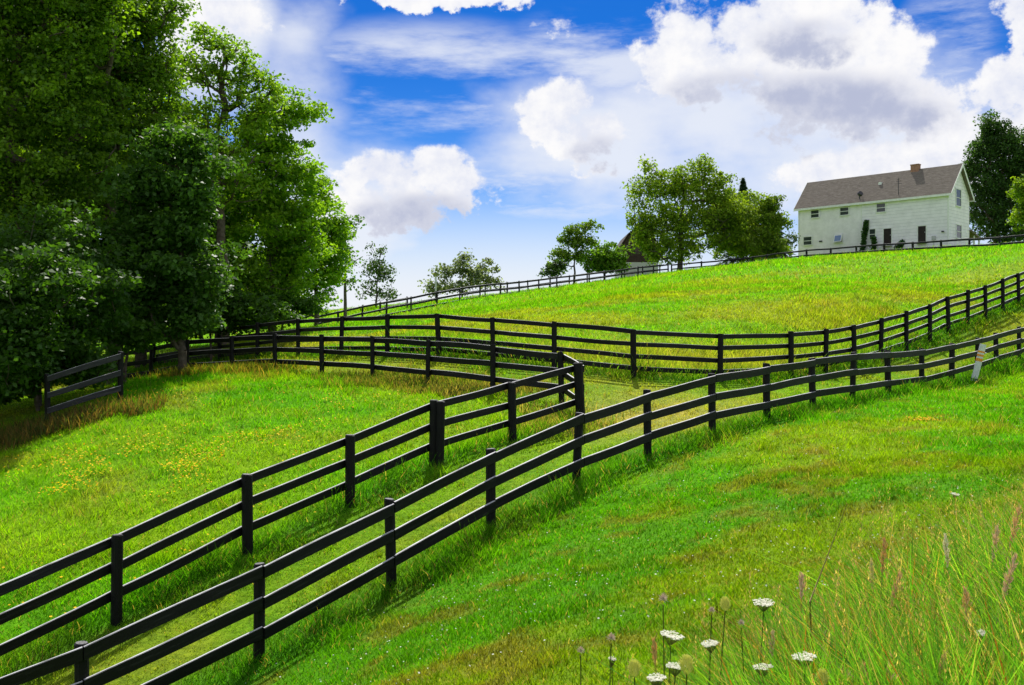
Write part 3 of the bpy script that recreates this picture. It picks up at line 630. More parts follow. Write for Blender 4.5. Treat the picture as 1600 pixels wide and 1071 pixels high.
def siding(name, col, period, strength):
    m, nt, out = newmat(name); tc = N(nt, 'ShaderNodeTexCoord'); p = N(nt, 'ShaderNodeBsdfPrincipled'); p.inputs['Roughness'].default_value = .55; p.inputs['Specular IOR Level'].default_value = .3
    s = N(nt, 'ShaderNodeSeparateXYZ'); nt.links.new(tc.outputs['Object'], s.inputs[0]); mm = N(nt, 'ShaderNodeMath', operation='DIVIDE'); nt.links.new(s.outputs[2], mm.inputs[0]); mm.inputs[1].default_value = period
    fr = N(nt, 'ShaderNodeMath', operation='FRACT'); nt.links.new(mm.outputs[0], fr.inputs[0])
    nz = N(nt, 'ShaderNodeTexNoise'); nz.inputs['Scale'].default_value = 1.3; nz.inputs['Detail'].default_value = 8; nz.inputs['Roughness'].default_value = .7; nt.links.new(tc.outputs['Object'], nz.inputs['Vector'])
    r = ramp(nt, nz.outputs['Fac'], [(.35, tuple(c*.86 for c in col)), (.6, col)])
    ln = ramp(nt, fr.outputs[0], [(.0, (.52,.54,.56)), (.16, (1,1,1))]); mu = N(nt, 'ShaderNodeMix', data_type='RGBA', blend_type='MULTIPLY'); mu.inputs[0].default_value = strength
    nt.links.new(r.outputs[0], mu.inputs[6]); nt.links.new(ln.outputs[0], mu.inputs[7]); nt.links.new(mu.outputs[2], p.inputs['Base Color'])
    b = N(nt, 'ShaderNodeBump'); b.inputs['Strength'].default_value = .6; b.inputs['Distance'].default_value = .03; nt.links.new(fr.outputs[0], b.inputs['Height']); nt.links.new(b.outputs[0], p.inputs['Normal'])
    nt.links.new(p.outputs[0], out.inputs[0]); return m
M['siding'] = siding('white_shingle_siding', (.91,.87,.96), .34, .8); M['siding2'] = siding('smooth_white_siding', (.92,.88,.96), .17, .22)
def shingles():
    m, nt, out = newmat('roof_shingles'); tc = N(nt, 'ShaderNodeTexCoord'); p = N(nt, 'ShaderNodeBsdfPrincipled'); p.inputs['Roughness'].default_value = .9; p.inputs['Specular IOR Level'].default_value = .15
    mp = N(nt, 'ShaderNodeMapping'); mp.inputs['Scale'].default_value = (.8, .8, 3.2); nt.links.new(tc.outputs['Object'], mp.inputs[0])
    a = N(nt, 'ShaderNodeTexNoise'); a.inputs['Scale'].default_value = 2.6; a.inputs['Detail'].default_value = 9; a.inputs['Roughness'].default_value = .75; nt.links.new(mp.outputs[0], a.inputs['Vector'])
    r = ramp(nt, a.outputs['Fac'], [(.32, (.11,.092,.076)), (.5, (.17,.145,.122)), (.68, (.25,.215,.18))]); nt.links.new(r.outputs[0], p.inputs['Base Color'])
    s = N(nt, 'ShaderNodeSeparateXYZ'); nt.links.new(tc.outputs['Object'], s.inputs[0]); mm = N(nt, 'ShaderNodeMath', operation='MULTIPLY'); nt.links.new(s.outputs[2], mm.inputs[0]); mm.inputs[1].default_value = 5
    fr = N(nt, 'ShaderNodeMath', operation='FRACT'); nt.links.new(mm.outputs[0], fr.inputs[0]); b = N(nt, 'ShaderNodeBump'); b.inputs['Strength'].default_value = .7; b.inputs['Distance'].default_value = .03
    nt.links.new(fr.outputs[0], b.inputs['Height']); nt.links.new(b.outputs[0], p.inputs['Normal']); nt.links.new(p.outputs[0], out.inputs[0]); return m
M['roof'] = shingles()
M['trim'] = principled('white_trim', (.80,.81,.80), .5, .3, ((.68,.69,.68), 4))
M['glass'] = principled('window_glass', (.035,.045,.05), .12, .6); M['bluepane'] = principled('blue_pane', (.12,.2,.36), .15, .6)
M['darkdoor'] = principled('dark_door', (.018,.013,.012), .5, .2, ((.03,.022,.02), 3))
M['brick'] = principled('chimney_brick', (.30,.15,.11), .9, .1, ((.40,.23,.17), 9)); M['metal'] = principled('dark_metal', (.05,.05,.055), .5, .4, metallic=.4)
M['greymetal'] = principled('grey_metal', (.45,.46,.47), .5, .4)
M['barnwood'] = principled('barn_boards', (.035,.024,.022), .85, .1, ((.07,.05,.045), 2)); M['barnroof'] = principled('barn_roof', (.05,.04,.038), .8, .2, ((.09,.07,.065), 2))
def fixn(o):
    import bmesh
    bm = bmesh.new(); bm.from_mesh(o.data); bmesh.ops.recalc_face_normals(bm, faces=bm.faces); bm.to_mesh(o.data); bm.free(); return o
def hb(mb, name, mat, parent=house, ): return fixn(mb.build(name, M[mat], parent, False, HM))
usp = fac(1346, 350)[0]
mb = MB(); mb.prism([(0,0,-.6),(0,0,EV),(0,Wh/2,RH-.12),(0,Wh,EV),(0,Wh,-.6)], (usp, 0, 0)); hb(mb, 'wall', 'siding')
mb = MB(); mb.prism([(usp+.004,.03,-.6),(usp+.004,.03,EV),(usp+.004,Wh/2,RH-.13),(usp+.004,Wh,EV),(usp+.004,Wh,-.6)], (Lh-usp, 0, 0)); hb(mb, 'wall', 'siding2')
# roof
ov = .38; t_ = .14; sl = (RH-EV)/(Wh/2)
mb = MB(); x0, x1 = -ov, Lh+ov
prof = [(-o_, EV-o_*sl+.02), (Wh/2, RH+.02), (Wh+o_, EV-o_*sl+.02), (Wh+o_, EV-o_*sl+.02+t_), (Wh/2, RH+.02+t_*1.3), (-o_, EV-o_*sl+.02+t_)]
mb.prism([(x0, a, b) for a, b in prof], (x1-x0, 0, 0)); roof = hb(mb, 'roof', 'roof')
for e0 in (x0-.035, x1+.003):      # barge boards
    for s in (0, 1):
        mb = MB(); ya = -o_ if s == 0 else Wh+o_; mb.prism([(e0, ya, EV-o_*sl-.16), (e0, ya, EV-o_*sl+.17), (e0, Wh/2+(s-.5)*.006, RH+.23), (e0, Wh/2+(s-.5)*.006, RH-.12)], (.032, 0, 0)); hb(mb, 'barge_board', 'trim')
mb = MB(); mb.box(x0, x1, -o_-.05, -o_-.004, EV-o_*sl-.10, EV-o_*sl+.13); mb.box(x0, x1, Wh+o_+.004, Wh+o_+.05, EV-o_*sl-.10, EV-o_*sl+.13); hb(mb, 'gutter', 'trim')
mb = MB(); mb.box(x0+.04, x1-.04, -o_+.01, -.006, EV-o_*sl-.02, EV-o_*sl+.015); hb(mb, 'soffit', 'trim')
mb = MB()
for (a, b) in ((-.02, -.02), (Lh-.1, -.0)): mb.box(a, a+.12, b-.01, b+.11, -.6, EV-.1)
mb.box(usp-.05, usp+.07, -.012, .05, -.6, EV-.2); hb(mb, 'corner_trim', 'trim')
def win(rect, face='f', kind='window', open_=False):
    X0, X1, Y0, Y1 = rect
    if face == 'f': a = fac(*z5(X1, Y0)); b = fac(*z5(X0, Y1)); 
    else: a = gab(*z5(X0, Y0)); b = gab(*z5(X1, Y1))
    u0, u1 = sorted((a[0], b[0])); z1, z0 = a[1], b[1]
    if face == 'f':
        zz = (fac(*z5(X0, Y0))[1]+z1)/2; z1 = zz; z0 = (fac(*z5(X1, Y1))[1]+z0)/2
    def bx(m, p0, p1, d0, d1, q0, q1):     # d outwards
        if face == 'f': m.box(p0, p1, -d1, -d0, q0, q1)
        else: m.box(-d1, -d0, p0, p1, q0, q1)
    fw = .09; m = MB(); bx(m, u0-fw, u0, .003, .07, z0-fw, z1+fw); bx(m, u1, u1+fw, .003, .07, z0-fw, z1+fw); bx(m, u0, u1, .003, .07, z1, z1+fw)
    if kind == 'door':
        f = None; m2 = MB(); bx(m2, u0, u1, .004, .03, z0, z1); dr = hb(m2, 'door', 'darkdoor'); hb(m, 'door_frame', 'trim', dr); m3 = MB(); bx(m3, u0+.07, u0+.12, .031, .09, z0+.95, z0+1.05); hb(m3, 'handle', 'greymetal', dr)
        m4 = MB(); bx(m4, u0-.1, u1+.1, .003, .55, z0-.16, z0-.01); st = hb(m4, 'door_step', 'greymetal'); return
    bx(m, u0-.04, u1+.04, .003, .12, z0-.1, z0-.001)
    if not open_:
        zm = (z0+z1)/2; bx(m, u0, u1, .01, .06, zm-.03, zm+.03)
    f = hb(m, 'window', 'trim')
    m = MB(); bx(m, u0, u1, .004, .02, z0, z1); hb(m, 'pane', 'glass' if not open_ else 'darkdoor', f)
    if open_:
        m = MB(); w = u1-u0; h = z1-z0
        p = [(u0-.12, -.45, z0+.02), (u1-.1, -.45, z0-.02), (u1-.04, -.08, z1), (u0-.04, -.08, z1+.02)]
        m.prism(p, (0, -.03, .01)); s = hb(m, 'sash', 'trim', f)
        def L(a, b, t): return tuple(a[i]*(1-t)+b[i]*t for i in range(3))
        c = [sum(q[i] for q in p)/4 for i in range(3)]; m = MB(); m.prism([L(q, c, .2) for q in p], (0, -.045, .014)); hb(m, 'sash_pane', 'bluepane', f)
for r_ in ((268,316,671,715),(449,500,654,699),(675,728,629,680),(222,271,836,884),(631,666,788,851)): win(r_)
win((412,460,824,868), open_=True)
win((718,766,784,884), kind='door'); win((931,980,768,868), kind='door')
win((1164,1194,538,648), 'g'); win((1166,1196,760,845), 'g')
mb = MB(); a = fac(*z5(318, 868)); b = fac(*z5(336, 858)); mb.box(b[0], a[0], -.06, -.001+.03, a[1], b[1]); hb(mb, 'vent', 'metal')
mb = MB(); a = fac(*z5(1018, 856)); b = fac(*z5(1040, 828)); mb.box(b[0], a[0], -.16, -.003, a[1], b[1]); mb.box((a[0]+b[0])/2-.03, (a[0]+b[0])/2+.03, -.05, -.003, b[1]-1.7, a[1]-.01); hb(mb, 'meter_box', 'greymetal')
mb = MB(); a = fac(*z5(1085, 802)); mb.box(a[0]-.12, a[0]+.1, -.2, -.003, a[1]-.07, a[1]+.06); hb(mb, 'wall_lamp', 'metal')
# roof furniture, all children of the roof
def rz_(v): return EV+v*sl+.12
cu = fac(*z5(915, 480), off=Wh/2)[0]
mb = MB(); mb.box(cu-.42, cu+.42, Wh/2-.28, Wh/2+.28, RH-.5, RH+.62); mb.box(cu-.46, cu+.46, Wh/2-.32, Wh/2+.32, RH+.62, RH+.72); ch = hb(mb, 'chimney', 'brick', roof)
u_ = fac(*z5(698, 520), off=1.6)[0]; zv = rz_(1.6)
mb = MB(); mb.box(u_-.17, u_+.17, 1.45, 1.75, zv-.35, zv+.18); hb(mb, 'roof_vent', 'trim', roof)
mb = MB(); u_ = fac(*z5(568, 620), off=.1)[0]; mb.tube([(u_, .1, rz_(.1)-.3), (u_, .1, rz_(.1)+.85)], [.06, .06], 8); mb.tube([(u_, .1, rz_(.1)+.5), (u_-.2, .0, rz_(.1)+.62)], [.30, .26], 10); hb(mb, 'satellite_dish', 'metal', roof)
mb = MB(); u_ = fac(*z5(809, 600), off=.1)[0]; zb = rz_(.1)-.2; mb.tube([(u_, .1, zb), (u_, .1, zb+1.95)], [.035, .03], 6)
for q, w in ((1.35, .35), (1.6, .25), (1.8, .18)): mb.box(u_-w, u_+w, .08, .12, zb+q, zb+q+.03)
hb(mb, 'antenna', 'metal', roof)
# porch on the gable side
pz = 2.45; mb = MB(); mb.prism([(-.2, Wh+.004, pz+.75), (-.2, Wh+3.1, pz), (-.2, Wh+3.1, pz-.15), (-.2, Wh+.004, pz+.55)], (Lh*.5, 0, 0)); pr = hb(mb, 'porch_roof', 'roof')
for k in range(4):
    for w_ in (0, 1):
        if w_ == 1 and k > 0: continue
        mb = MB(); uu = .0+k*2.4; vv = Wh+2.85-w_*1.4; mb.box(uu, uu+.14, vv, vv+.14, -.5, pz+.0+w_*.3); hb(mb, 'porch_post', 'trim')
mb = MB(); mb.box(-.2, Lh*.5-.2, Wh+.006, Wh+3.0, -.7, .35); hb(mb, 'porch_deck', 'barnwood')
# plants against the front wall
def wallplant(label, X, Y0, Y1, w, lean, n, seed):
    a = fac(*z5(X, Y0)); b = fac(*z5(X, Y1)); p0 = Vector((C0[0], C0[1], 0))+U*b[0]-Vd*.55; bz = gz(p0.x, p0.y)
    z_top = a[1]+HB-bz; root = empty('climbing_plant', (p0.x, p0.y, bz)); tag(root, label, 'plant', 'plants growing against the farmhouse'); rg = np.random.default_rng(seed)
    mb = MB(); mb.tube([(0,0,-.1),(.1,.1,z_top*.5),(lean*.9, 0, z_top*.95)], [.05,.04,.015], 6); mb.build('stem', M['bark'], root, True)
    t = rg.random(n)**.8; zz = t*z_top; r = w*(1-.55*t)*rg.random(n)**.5*(.85+.25*np.sin(zz*2+seed)+.2*rg.normal(size=n)); an = rg.random(n)*6.28
    pos = np.stack([r*np.cos(an)+lean*t**1.3, r*np.sin(an)*.6, zz], 1); nr_ = rg.normal(size=(n, 3))+np.array([0,-.4,.4]); nr_ /= np.linalg.norm(nr_, axis=1)[:, None]
    tt = np.cross(nr_, rg.normal(size=(n, 3))); tt /= np.linalg.norm(tt, axis=1)[:, None]; bb = np.cross(nr_, tt); s = .2*(.6+.8*rg.random(n))[:, None]
    V = np.stack([pos-tt*s*.5, pos+bb*s*.4, pos+tt*s*.5, pos-bb*s*.4], 1).reshape(-1, 3)
    mesh_obj('foliage', V, np.arange(n*4).reshape(n, 4), M['farleaf'], root, col=np.repeat(np.array((.05,.13,.03))*(.5+rg.random(n))[:, None], 4, 0))
wallplant('tall narrow vine climbing the farmhouse front left of the small lower window', 597, 735, 920, .5, .5, 1100, 1)
wallplant('low bushy plant under the small lower window of the farmhouse', 670, 838, 925, .6, 0, 600, 2)
wallplant('plant leaning to the right between the two dark doors of the farmhouse', 795, 828, 925, .8, 1.6, 1600, 3)

# ------------------------------------------------------------------ barn
bc = at(1000, 425, 128); bz = gz(bc[0], bc[1]); barn = empty('barn', (bc[0], bc[1], bz)); tag(barn, 'dark brown barn with gambrel roof half hidden behind the crest trees', 'barn')
zz = lambda py: at(1000, py, 128)[2]-bz
w2 = 31*128/F; e, k_, tp = zz(384), zz(367), zz(354)
mb = MB(); mb.prism([(-w2*.93,0,zz(410)),(-w2*.93,0,e),(-w2*.58,0,k_-.1),(0,0,tp-.1),(w2*.58,0,k_-.1),(w2*.93,0,e),(w2*.93,0,zz(410))], (0,9,0)); fixn(mb.build('upper_wall', M['barnwood'], barn))
mb = MB(); mb.prism([(-w2,-.25,e-.15),(-w2*.6,-.25,k_),(0,-.25,tp),(w2*.6,-.25,k_),(w2,-.25,e-.15),(w2,-.25,e),(w2*.6,-.25,k_+.18),(0,-.25,tp+.18),(-w2*.6,-.25,k_+.18),(-w2,-.25,e)], (0,9.5,0)); fixn(mb.build('roof', M['barnroof'], barn))
mb = MB(); mb.box(-w2*.92, w2*.92, .01, 8.98, -.5, zz(410)-.002); fixn(mb.build('lower_wall', M['greymetal'], barn))
mb = MB(); mb.box(-.7, .7, -.06, -.003, zz(398), zz(386)); fixn(mb.build('hayloft_door', M['barnroof'], barn))
# far slender pole on the crest
pp = at(681, 470, 106); pb = gz(pp[0], pp[1]); mb = MB(); mb.tube([(0,0,-.3),(0,0,at(681,432,106)[2]-pb)], [.11,.09], 8)
o = mb.build('pole', M['greymetal'], None); o.location = (pp[0], pp[1], pb); tag(o, 'thin grey pole standing in the hazy tree on the crest', 'pole')

# ------------------------------------------------------------------ leaning marker post
mk = at(1521, 599, 32.0); mz = gz(mk[0], mk[1]); M['mwhite'] = principled('marker_white', (.72,.74,.76), .45, .4, ((.55,.58,.6), 7)); M['morange'] = principled('marker_orange', (.75,.30,.04), .5, .3); M['mblack'] = principled('marker_black', (.01,.01,.012), .5, .3)
mr = empty('marker_post', (mk[0], mk[1], mz)); tag(mr, 'leaning white marker post with orange bands in front of the near fence', 'marker post')
mr.rotation_euler = (R(4), R(12.5), R(-8))
def slab(z0, z1, w, t, name, mat):
    m = MB(); n = 10; pts = []
    for s in (-1, 1):
        for q in range(n+1):
            an = math.pi*(q/n)-math.pi/2; pts.append((s*(w/2-t/2)+s*math.cos(an)*t/2, s*math.sin(an)*t/2, z0))
    m.prism(pts, (0, 0, z1-z0)); return fixn(m.build(name, M[mat], mr))
slab(-.3, 1.26, .20, .07, 'post_body', 'mwhite')
for a_, b_ in ((.98, 1.04), (.86, .93), (.70, .80)): slab(a_, b_, .206, .076, 'orange_band', 'morange')
slab(.10, .13, .206, .076, 'strap', 'mblack'); m = MB(); m.tube([(.1,-.02,1.0),(.15,-.02,1.0)], [.02,.02], 8); fixn(m.build('bolt', M['mwhite'], mr))

# ------------------------------------------------------------------ yellow flowers (too many to count)
def flowers(name, label, x, y, size, h, c, jit=.25):
    n = len(x); z = ground(x, y)+h*(.6+.6*rng.random(n)); pos = np.stack([x, y, z], 1); V = []
    nr_ = rng.normal(0, .35, (n, 3))+np.array([0, -.25, 1]); nr_ /= np.linalg.norm(nr_, axis=1)[:, None]; tt = np.cross(nr_, rng.normal(size=(n, 3))); tt /= np.linalg.norm(tt, axis=1)[:, None]; bb = np.cross(nr_, tt); s = size*(.7+.6*rng.random(n))[:, None]
    for k in range(6): an = 2*math.pi*k/6; V.append(pos+(tt*math.cos(an)+bb*math.sin(an))*s)
    V = np.stack(V, 1).reshape(-1, 3); o = mesh_obj(name, V, np.arange(n*6).reshape(n, 6), M['flower'], col=np.repeat(np.array(c)*(1-jit+2*jit*rng.random(n))[:, None], 6, 0)); tag(o, label, 'flowers', kind='stuff')
fx_, fy_ = [], []
for (px, py, d, sx, n) in [(250,700,20.8,.9,300),(340,700,20.6,.5,200),(110,700,21,.6,200),(30,718,19.6,.4,160),(420,672,22.8,.6,200),(215,690,21.5,1.6,320),(330,700,20.5,1.4,260),(340,745,17.6,.5,130),(50,715,19.5,1.2,220),(120,690,22,1.6,200),(390,670,23.5,1.6,260),(460,650,25.5,1.5,160),(630,632,24.3,.35,110),(300,655,25,2.5,220),(550,640,27,1.8,70),(130,850,15.3,1.2,40),(260,800,16.5,1.5,70),(180,640,26.3,1.5,60),(400,620,29,3,130)]:
    q = at(px, py, d); fx_.append(q[0]+rng.normal(0, sx, n)); fy_.append(d+rng.normal(0, .45+.25*sx, n))
fx_, fy_ = np.concatenate(fx_), np.concatenate(fy_); keep = in_poly(fx_, fy_, PADDOCK) & (fbm(fx_, fy_, .9, 3) > .50)
flowers('yellow_flowers', 'small yellow wildflowers in drifts over the left paddock', fx_[keep], fy_[keep], .019, .12, (.9,.58,.01))
q = at(1440, 661, 21.5); n = 130
flowers('yellow_flower_patch', 'small isolated patch of yellow flowers on the open lawn at right', q[0]+rng.normal(0, .16, n), 21.5+rng.normal(0, .28, n), .02, .06, (.9,.55,.02))
x, y = field_sample(2600, 8, 34, 1); k = in_poly(x, y, FRONT); flowers('clover_flowers', 'tiny white clover heads dotted over the front lawn', x[k], y[k], .009, .04, (.75,.78,.7))

# ------------------------------------------------------------------ weeds
def weed_pts(n):
    y = 2.2+9*rng.random(n)**1.25; x = y*rng.uniform(.02, .66, n); k = in_poly(x, y, WEED); return x[k], y[k]
x, y = weed_pts(270000); n = len(x); cl = fbm(x, y, 1.2, 3); edge = np.clip(pdist(x, y, WEED[:8])[0]/.7, .62, 1)
h = (.34+.85*cl)*(.45+.75*rng.random(n))*edge*np.clip(.84+.07*x, .7, 1.12); cc = np.where((rng.random(n) < .12)[:, None], (.40,.36,.14), np.where((rng.random(n) < .45)[:, None], (.17,.36,.035), (.085,.26,.025)))*(.6+.8*rng.random(n))[:, None]
red = rng.random(n) < .05; cc[red] = (.30,.12,.03)
lower = rng.random(n) < .35; h = np.where(lower, h*.55, h); brown = fbm(x+11, y*1.0, 1.6, 3) > .56; pick = brown & (rng.random(n) < .4) & (x > 1.2); cc[pick] = np.array((.42,.26,.10))*(.6+.9*rng.random(pick.sum()))[:, None]
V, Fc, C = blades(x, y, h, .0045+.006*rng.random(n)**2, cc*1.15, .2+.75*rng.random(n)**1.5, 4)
tag(mesh_obj('tall_weeds', V, Fc, M['blade'], col=C), 'tall mixed green and straw coloured weeds in the bottom right corner', 'weeds', kind='stuff')
# seeded stalks standing over the weeds: part of the same uncountable mass
x, y = weed_pts(3200); k9 = rng.random(len(x)) < np.clip(.25+.28*(x-.8), .15, 1); x, y = x[k9], y[k9]; n = len(x); h = (.55+.45*fbm(x, y, 1.1, 2))*(.7+.45*rng.random(n)); st = np.where((rng.random(n) < .5)[:, None], (.50,.36,.17), (.30,.16,.07))*(.7+.6*rng.random(n))[:, None]
V, Fc, C = blades(x, y, h, .0035+0*x, st, .05+.3*rng.random(n), 3)
k3 = rng.random(n) < .6; sx_, sy_ = x[k3], y[k3]; sh = h[k3]; per = 34; ii = np.repeat(np.arange(len(sx_)), per); t = .78+.22*rng.random(len(ii)); 
gz_ = ground(sx_, sy_)[ii]+sh[ii]*t*.97; r_ = .016*(1.15-t)/.3*rng.random(len(ii)); an = rng.random(len(ii))*6.28; P0 = np.stack([sx_[ii]+r_*np.cos(an)*2, sy_[ii]+r_*np.sin(an)*2, gz_], 1); s_ = (.004+.006*rng.random(len(ii)))[:, None]
dv = np.stack([np.cos(an)*.5, np.sin(an)*.5, 1+0*an], 1); wv = np.stack([-np.sin(an), np.cos(an), 0*an], 1)
V2 = np.stack([P0-dv*s_, P0+wv*s_*.45, P0+dv*s_*1.3], 1).reshape(-1, 3); C2 = np.repeat(np.array((.55,.42,.26))*(.5+.8*rng.random(len(ii)))[:, None], 3, 0)
F2 = np.arange(len(V2)).reshape(-1, 3)+len(V)
tag(mesh_obj('seeded_grass', np.vstack([V, V2]), np.vstack([Fc, F2]), M['blade'], col=np.vstack([C, C2])), 'thin brown seeded grass stalks poking out of the tall weeds', 'grass', kind='stuff')
# straw coloured tall grass by the paddock fences
def strip(px, py, d, sx, sy, n, h0, c, c2):
    q = at(px, py, d); x = q[0]+rng.normal(0, sx, n); y = d+rng.normal(0, sy, n); return x, y, h0*.72*(.3+.8*rng.random(n)**1.5), np.where((rng.random(n) < .5)[:, None], c, c2)*(.6+.8*rng.random(n))[:, None]
ST = [(225,600,31.0,1.6,.8,5200,.62,(.38,.27,.06),(.16,.22,.03)),(300,590,32.5,1.6,.6,3800,.6,(.30,.24,.05),(.12,.22,.02)),(375,585,33,.9,.5,1800,.6,(.09,.17,.02),(.22,.2,.04)),(640,590,28.3,1.5,.4,3600,.45,(.10,.18,.02),(.28,.25,.07)),
      (740,605,26.8,1.4,.4,3800,.42,(.16,.2,.04),(.34,.29,.1)),(840,640,23.6,1.0,.7,3800,.4,(.15,.25,.03),(.42,.36,.14)),(560,585,29.8,2,.4,2000,.4,(.09,.19,.02),(.2,.2,.05)),(90,650,25.3,2.2,.45,4200,.6,(.2,.14,.05),(.08,.12,.03)),(-10,680,24.5,2,.5,2500,.6,(.2,.14,.05),(.08,.12,.03))]
S = [strip(*a) for a in ST]; x = np.concatenate([s[0] for s in S]); y = np.concatenate([s[1] for s in S]); h = np.concatenate([s[2] for s in S]); c = np.concatenate([s[3] for s in S])
kk = np.minimum(pdist(x, y, PBB)[0], pdist(x, y, PD)[0]) < (.5+2.0*fbm(x, y, .8, 2)); x, y, h, c = x[kk], y[kk], h[kk], c[kk]
V, Fc, C = blades(x, y, h, .018+.01*rng.random(len(x)), c, .15+.5*rng.random(len(x)), 2)
tag(mesh_obj('straw_grass', V, Fc, M['blade'], col=C), 'uncut straw coloured grass along the back fences of the flowery paddock', 'grass', kind='stuff')

# individual meadow plants of the foreground
def ray_base(px, py, d): q = at(px, py, d); return q, gz(q[0], q[1])
def lace(label, px, py, d, rad, tilt):
    q, bz = ray_base(px, py, d); hgt = q[2]-bz; root = empty('lace_flower', (q[0], q[1], bz)); tag(root, label, 'flower', 'white lace flowers in the weeds')
    rn = random.Random(px); mb = MB(); bx, by = rn.uniform(-.08, .08), rn.uniform(.0, .1)
    mb.tube([(bx, by, -.05), (bx*.6, by*.6, hgt*.4), (bx*.2, by*.2, hgt*.8), (0, 0, hgt-.02)], [.003,.0026,.002,.0018], 6); mb.build('stem', M['stem'], root, True)
    mb = MB(); V = []; Fc = []; rt = Matrix.Rotation(tilt*.35-.05, 4, 'X') @ Matrix.Rotation(rn.uniform(-.2, .2), 4, 'Y')
    mu = MB()
    for k in range(48):
        r = rad*math.sqrt((k+.3)/48); an = k*2.39996; c = Vector((r*math.cos(an), r*math.sin(an), .010+.13*r+rn.uniform(-.003, .003)))
        mu.tube([Vector((0,0,-.02)), c*.5+Vector((0,0,-.012)), c], [.0007,.0006,.0005], 3, cap=False)
        for j in range(14):
            rr = rad*.16*math.sqrt(rn.random()); a2 = rn.uniform(0, 6.28); cc_ = c+Vector((rr*math.cos(a2), rr*math.sin(a2), rn.uniform(0, .004))); s = rad*.062*rn.uniform(.7, 1.2)
            mb.add([cc_+Vector((s*math.cos(t*1.0472+a2), s*math.sin(t*1.0472+a2), rn.uniform(-.001, .001))) for t in range(6)], [tuple(range(6))])
    T = Matrix.Translation((0, 0, hgt)) @ rt
    o = mu.build('spokes', M['stem'], root); o.data.transform(T)
    o = mesh_obj('flower_head', mb.v, mb.f, M['flower'], root, col=np.tile((.84,.83,.72), (len(mb.v), 1))); o.data.transform(T)
for a in [('broad white lace flower left of centre in the bottom weeds, facing up', 1048, 1000, 3.2, .036, .25), ('small cream lace flower between the broad one and the closed seed heads', 1110, 1012, 3.3, .027, .3),
          ('topmost white lace flower of the bottom weeds, tilted towards the lawn', 1193, 948, 3.5, .034, .45), ('white lace flower at the bottom close to the straw stalks', 1257, 1034, 3.0, .034, .2),
          ('low white lace flower next to the large round seed head', 1055, 1048, 3.0, .027, .2), ('half hidden white lace flower beneath the topmost one', 1192, 1049, 3.1, .028, .2),
          ('white lace flower cut by the bottom edge', 1026, 1067, 2.9, .027, .15), ('tiny white lace flower low at the left of the weeds', 956, 1035, 3.6, .014, .3), ('lone white lace flower among the tall grass at right', 1492, 775, 8.2, .034, .5),
          ('pale lace flower above the green weeds near the right edge', 1532, 995, 3.2, .016, .9)]: lace(*a)
def seedhead(label, px, py, d, r, dry=False):
    q, bz = ray_base(px, py, d); hgt = q[2]-bz; root = empty('seed_head_plant', (q[0], q[1], bz)); tag(root, label, 'seed head', 'closed seed heads in the weeds'); rn = random.Random(px+3)
    mb = MB(); bx = rn.uniform(-.06, .06); mb.tube([(bx,.05,-.05),(bx*.5,.02,hgt*.5),(0,0,hgt-r)], [.003,.0026,.002], 6); mb.build('stem', M['stem'], root, True)
    mb = MB(); cs = []
    for k in range(150 if not dry else 46):
        an = k*2.4; t = (k+.5)/(150 if not dry else 46); 
        if dry: dirv = Vector((math.cos(an)*math.sin(t*2.2), math.sin(an)*math.sin(t*2.2), math.cos(t*2.2))); p0 = Vector((0,0,hgt)); p1 = p0+dirv*r*rn.uniform(.7, 1.15); w = .0011
        else:
            prr = r*math.sin(math.pi*(.15+.75*t))*.85; p0 = Vector((math.cos(an)*prr*.6, math.sin(an)*prr*.6, hgt-r+2.0*r*t*.9)); jr = rn.uniform(.75, 1.3); p1 = Vector((math.cos(an)*prr*jr, math.sin(an)*prr*jr, hgt-r+2.1*r*t+.006*jr)); w = r*.07
        mb.tube([p0, p0.lerp(p1, .6), p1], [w*.6, w, w*.35], 4)
    o = mesh_obj('head', mb.v, mb.f, M['flower'], root, col=np.tile((.78,.78,.24) if not dry else (.72,.60,.5), (len(mb.v), 1)))
for a in [('yellow green closed seed head standing highest over the lawn', 1133, 945, 3.3, .02), ('large round yellow green seed head beside the low lace flower', 1073, 1040, 2.9, .025), ('pair-sized yellowish seed head left of the large round one', 991, 1046, 3.0, .023),
          ('small pale seed head cut by the bottom edge at right', 1285, 1060, 2.8, .02)]: seedhead(*a)
for a in [('dry spiky seed head left of the broad lace flower, on a dark stalk', 1036, 936, 3.4, .020), ('small dark dry seed head next to the highest closed one', 1112, 954, 3.4, .013), ('dry star shaped seed head under the lawn patch', 955, 997, 3.5, .018),
          ('dry seed head right of the closed yellow green one', 1158, 974, 3.4, .014), ('faint dry seed head at the left end of the weeds', 907, 1017, 3.5, .016)]: seedhead(*a, dry=True)
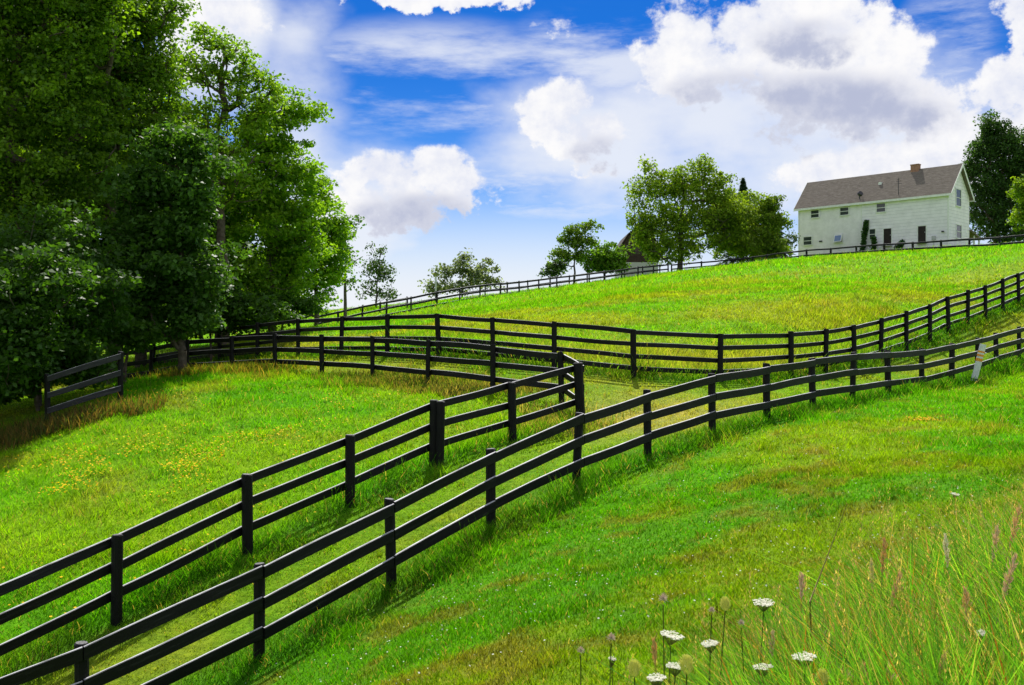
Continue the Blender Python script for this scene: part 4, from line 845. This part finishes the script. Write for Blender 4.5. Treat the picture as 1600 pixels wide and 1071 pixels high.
def plume(label, px, py, d, ln, c, lean):
    q, bz = ray_base(px, py, d); hgt = q[2]-bz; root = empty('grass_plume', (q[0]-lean*hgt*.5, q[1], bz)); tag(root, label, 'grass plume', 'straw coloured grass plumes'); rn = random.Random(px*3+1)
    mb = MB(); f_ = lambda t: Vector((lean*hgt*.5*t**2, .02*math.sin(3*t), hgt*t)); mb.tube([f_(i/6)-Vector((0,0,.05 if i == 0 else 0)) for i in range(7)], [.0028-.0003*i for i in range(7)], 5); mb.build('stalk', M['straw'], root, True)
    mb = MB(); m_ = 100
    for k in range(m_):
        t = 1-ln/hgt*(k/m_); b = f_(t); an = rn.uniform(0, 6.28); r = ln*.15*math.sin(math.pi*min(1, k/m_*.85+.1))*rn.uniform(.1, 1)*(.5+.5*abs(math.sin(k*.37))); e = b+Vector((math.cos(an)*r+lean*.02, math.sin(an)*r, rn.uniform(.0, .03)))
        mb.tube([b, e, e+Vector((math.cos(an)*.003, 0, .012))], [.0006, .0022, .0006], 4, cap=False)
    mesh_obj('plume', mb.v, mb.f, M['flower'], root, col=np.minimum(1, np.tile(c, (len(mb.v), 1))*1.9*(.7+.5*rng.random((len(mb.v), 1)))))
M['straw'] = principled('straw', (.32,.25,.10), .7, .2, ((.22,.16,.06), 9))
PKT, STW = (.50,.37,.25), (.50,.36,.18)
for a in [('straw plume at the right edge, uppermost and leaning right', 1592, 800, 4.2, .16, STW, .25), ('pinkish straw plume just left of the uppermost one', 1558, 830, 4.3, .14, PKT, .1), ('upright pale plume standing apart above the green weeds', 1478, 845, 4.2, .12, (.55,.48,.35), -.12),
          ('rusty narrow plume over the left part of the tall weeds', 1382, 850, 4.4, .14, (.46,.30,.13), .05), ('drooping straw plume beside the rusty one', 1405, 905, 4.0, .12, STW, .3), ('soft straw plume at the upper left rim of the weeds', 1362, 885, 4.6, .12, (.5,.42,.2), -.1),
          ('short pale plume near the dead forked stalk', 1253, 905, 3.9, .09, PKT, 0), ('low pinkish plume between the lace flowers', 1207, 1000, 3.4, .09, PKT, .05), ('rusty small plume left of the broad lace flower', 1022, 1010, 3.3, .07, (.48,.32,.12), -.1),
          ('tan plume low in the right corner', 1475, 1035, 3.0, .10, STW, .2), ('tan plume in the middle of the tall weeds', 1510, 930, 3.5, .11, STW, -.05), ('drooping tan plume under the uppermost one', 1585, 880, 3.6, .14, PKT, .3), ('broad tan plume low between the green weeds', 1350, 1050, 3.0, .09, STW, -.15)]:
    plume(*a)
# dead forked stalk
q, bz = ray_base(1272, 900, 3.6); root = empty('dead_stalk', (q[0], q[1], bz)); tag(root, 'bare pale forked stalk rising from the weeds above the lawn', 'stalk')
mb = MB(); h = q[2]-bz; mb.tube([(.02,0,-.05),(0,0,h*.5),(-.015,0,h*.9)], [.004,.0035,.003], 6); mb.build('stem', M['straw'], root, True)
mb = MB(); mb.tube([(-.015,0,h*.9),(.05,0,h*1.08),(.12,0,h*1.28)], [.0028,.002,.001], 5); mb.build('branch', M['straw'], root, True)
mb = MB(); mb.tube([(-.003,0,h*.55),(.03,0,h*.72),(.05,0,h*.80)], [.0028,.002,.001], 5); mb.build('branch', M['straw'], root, True)
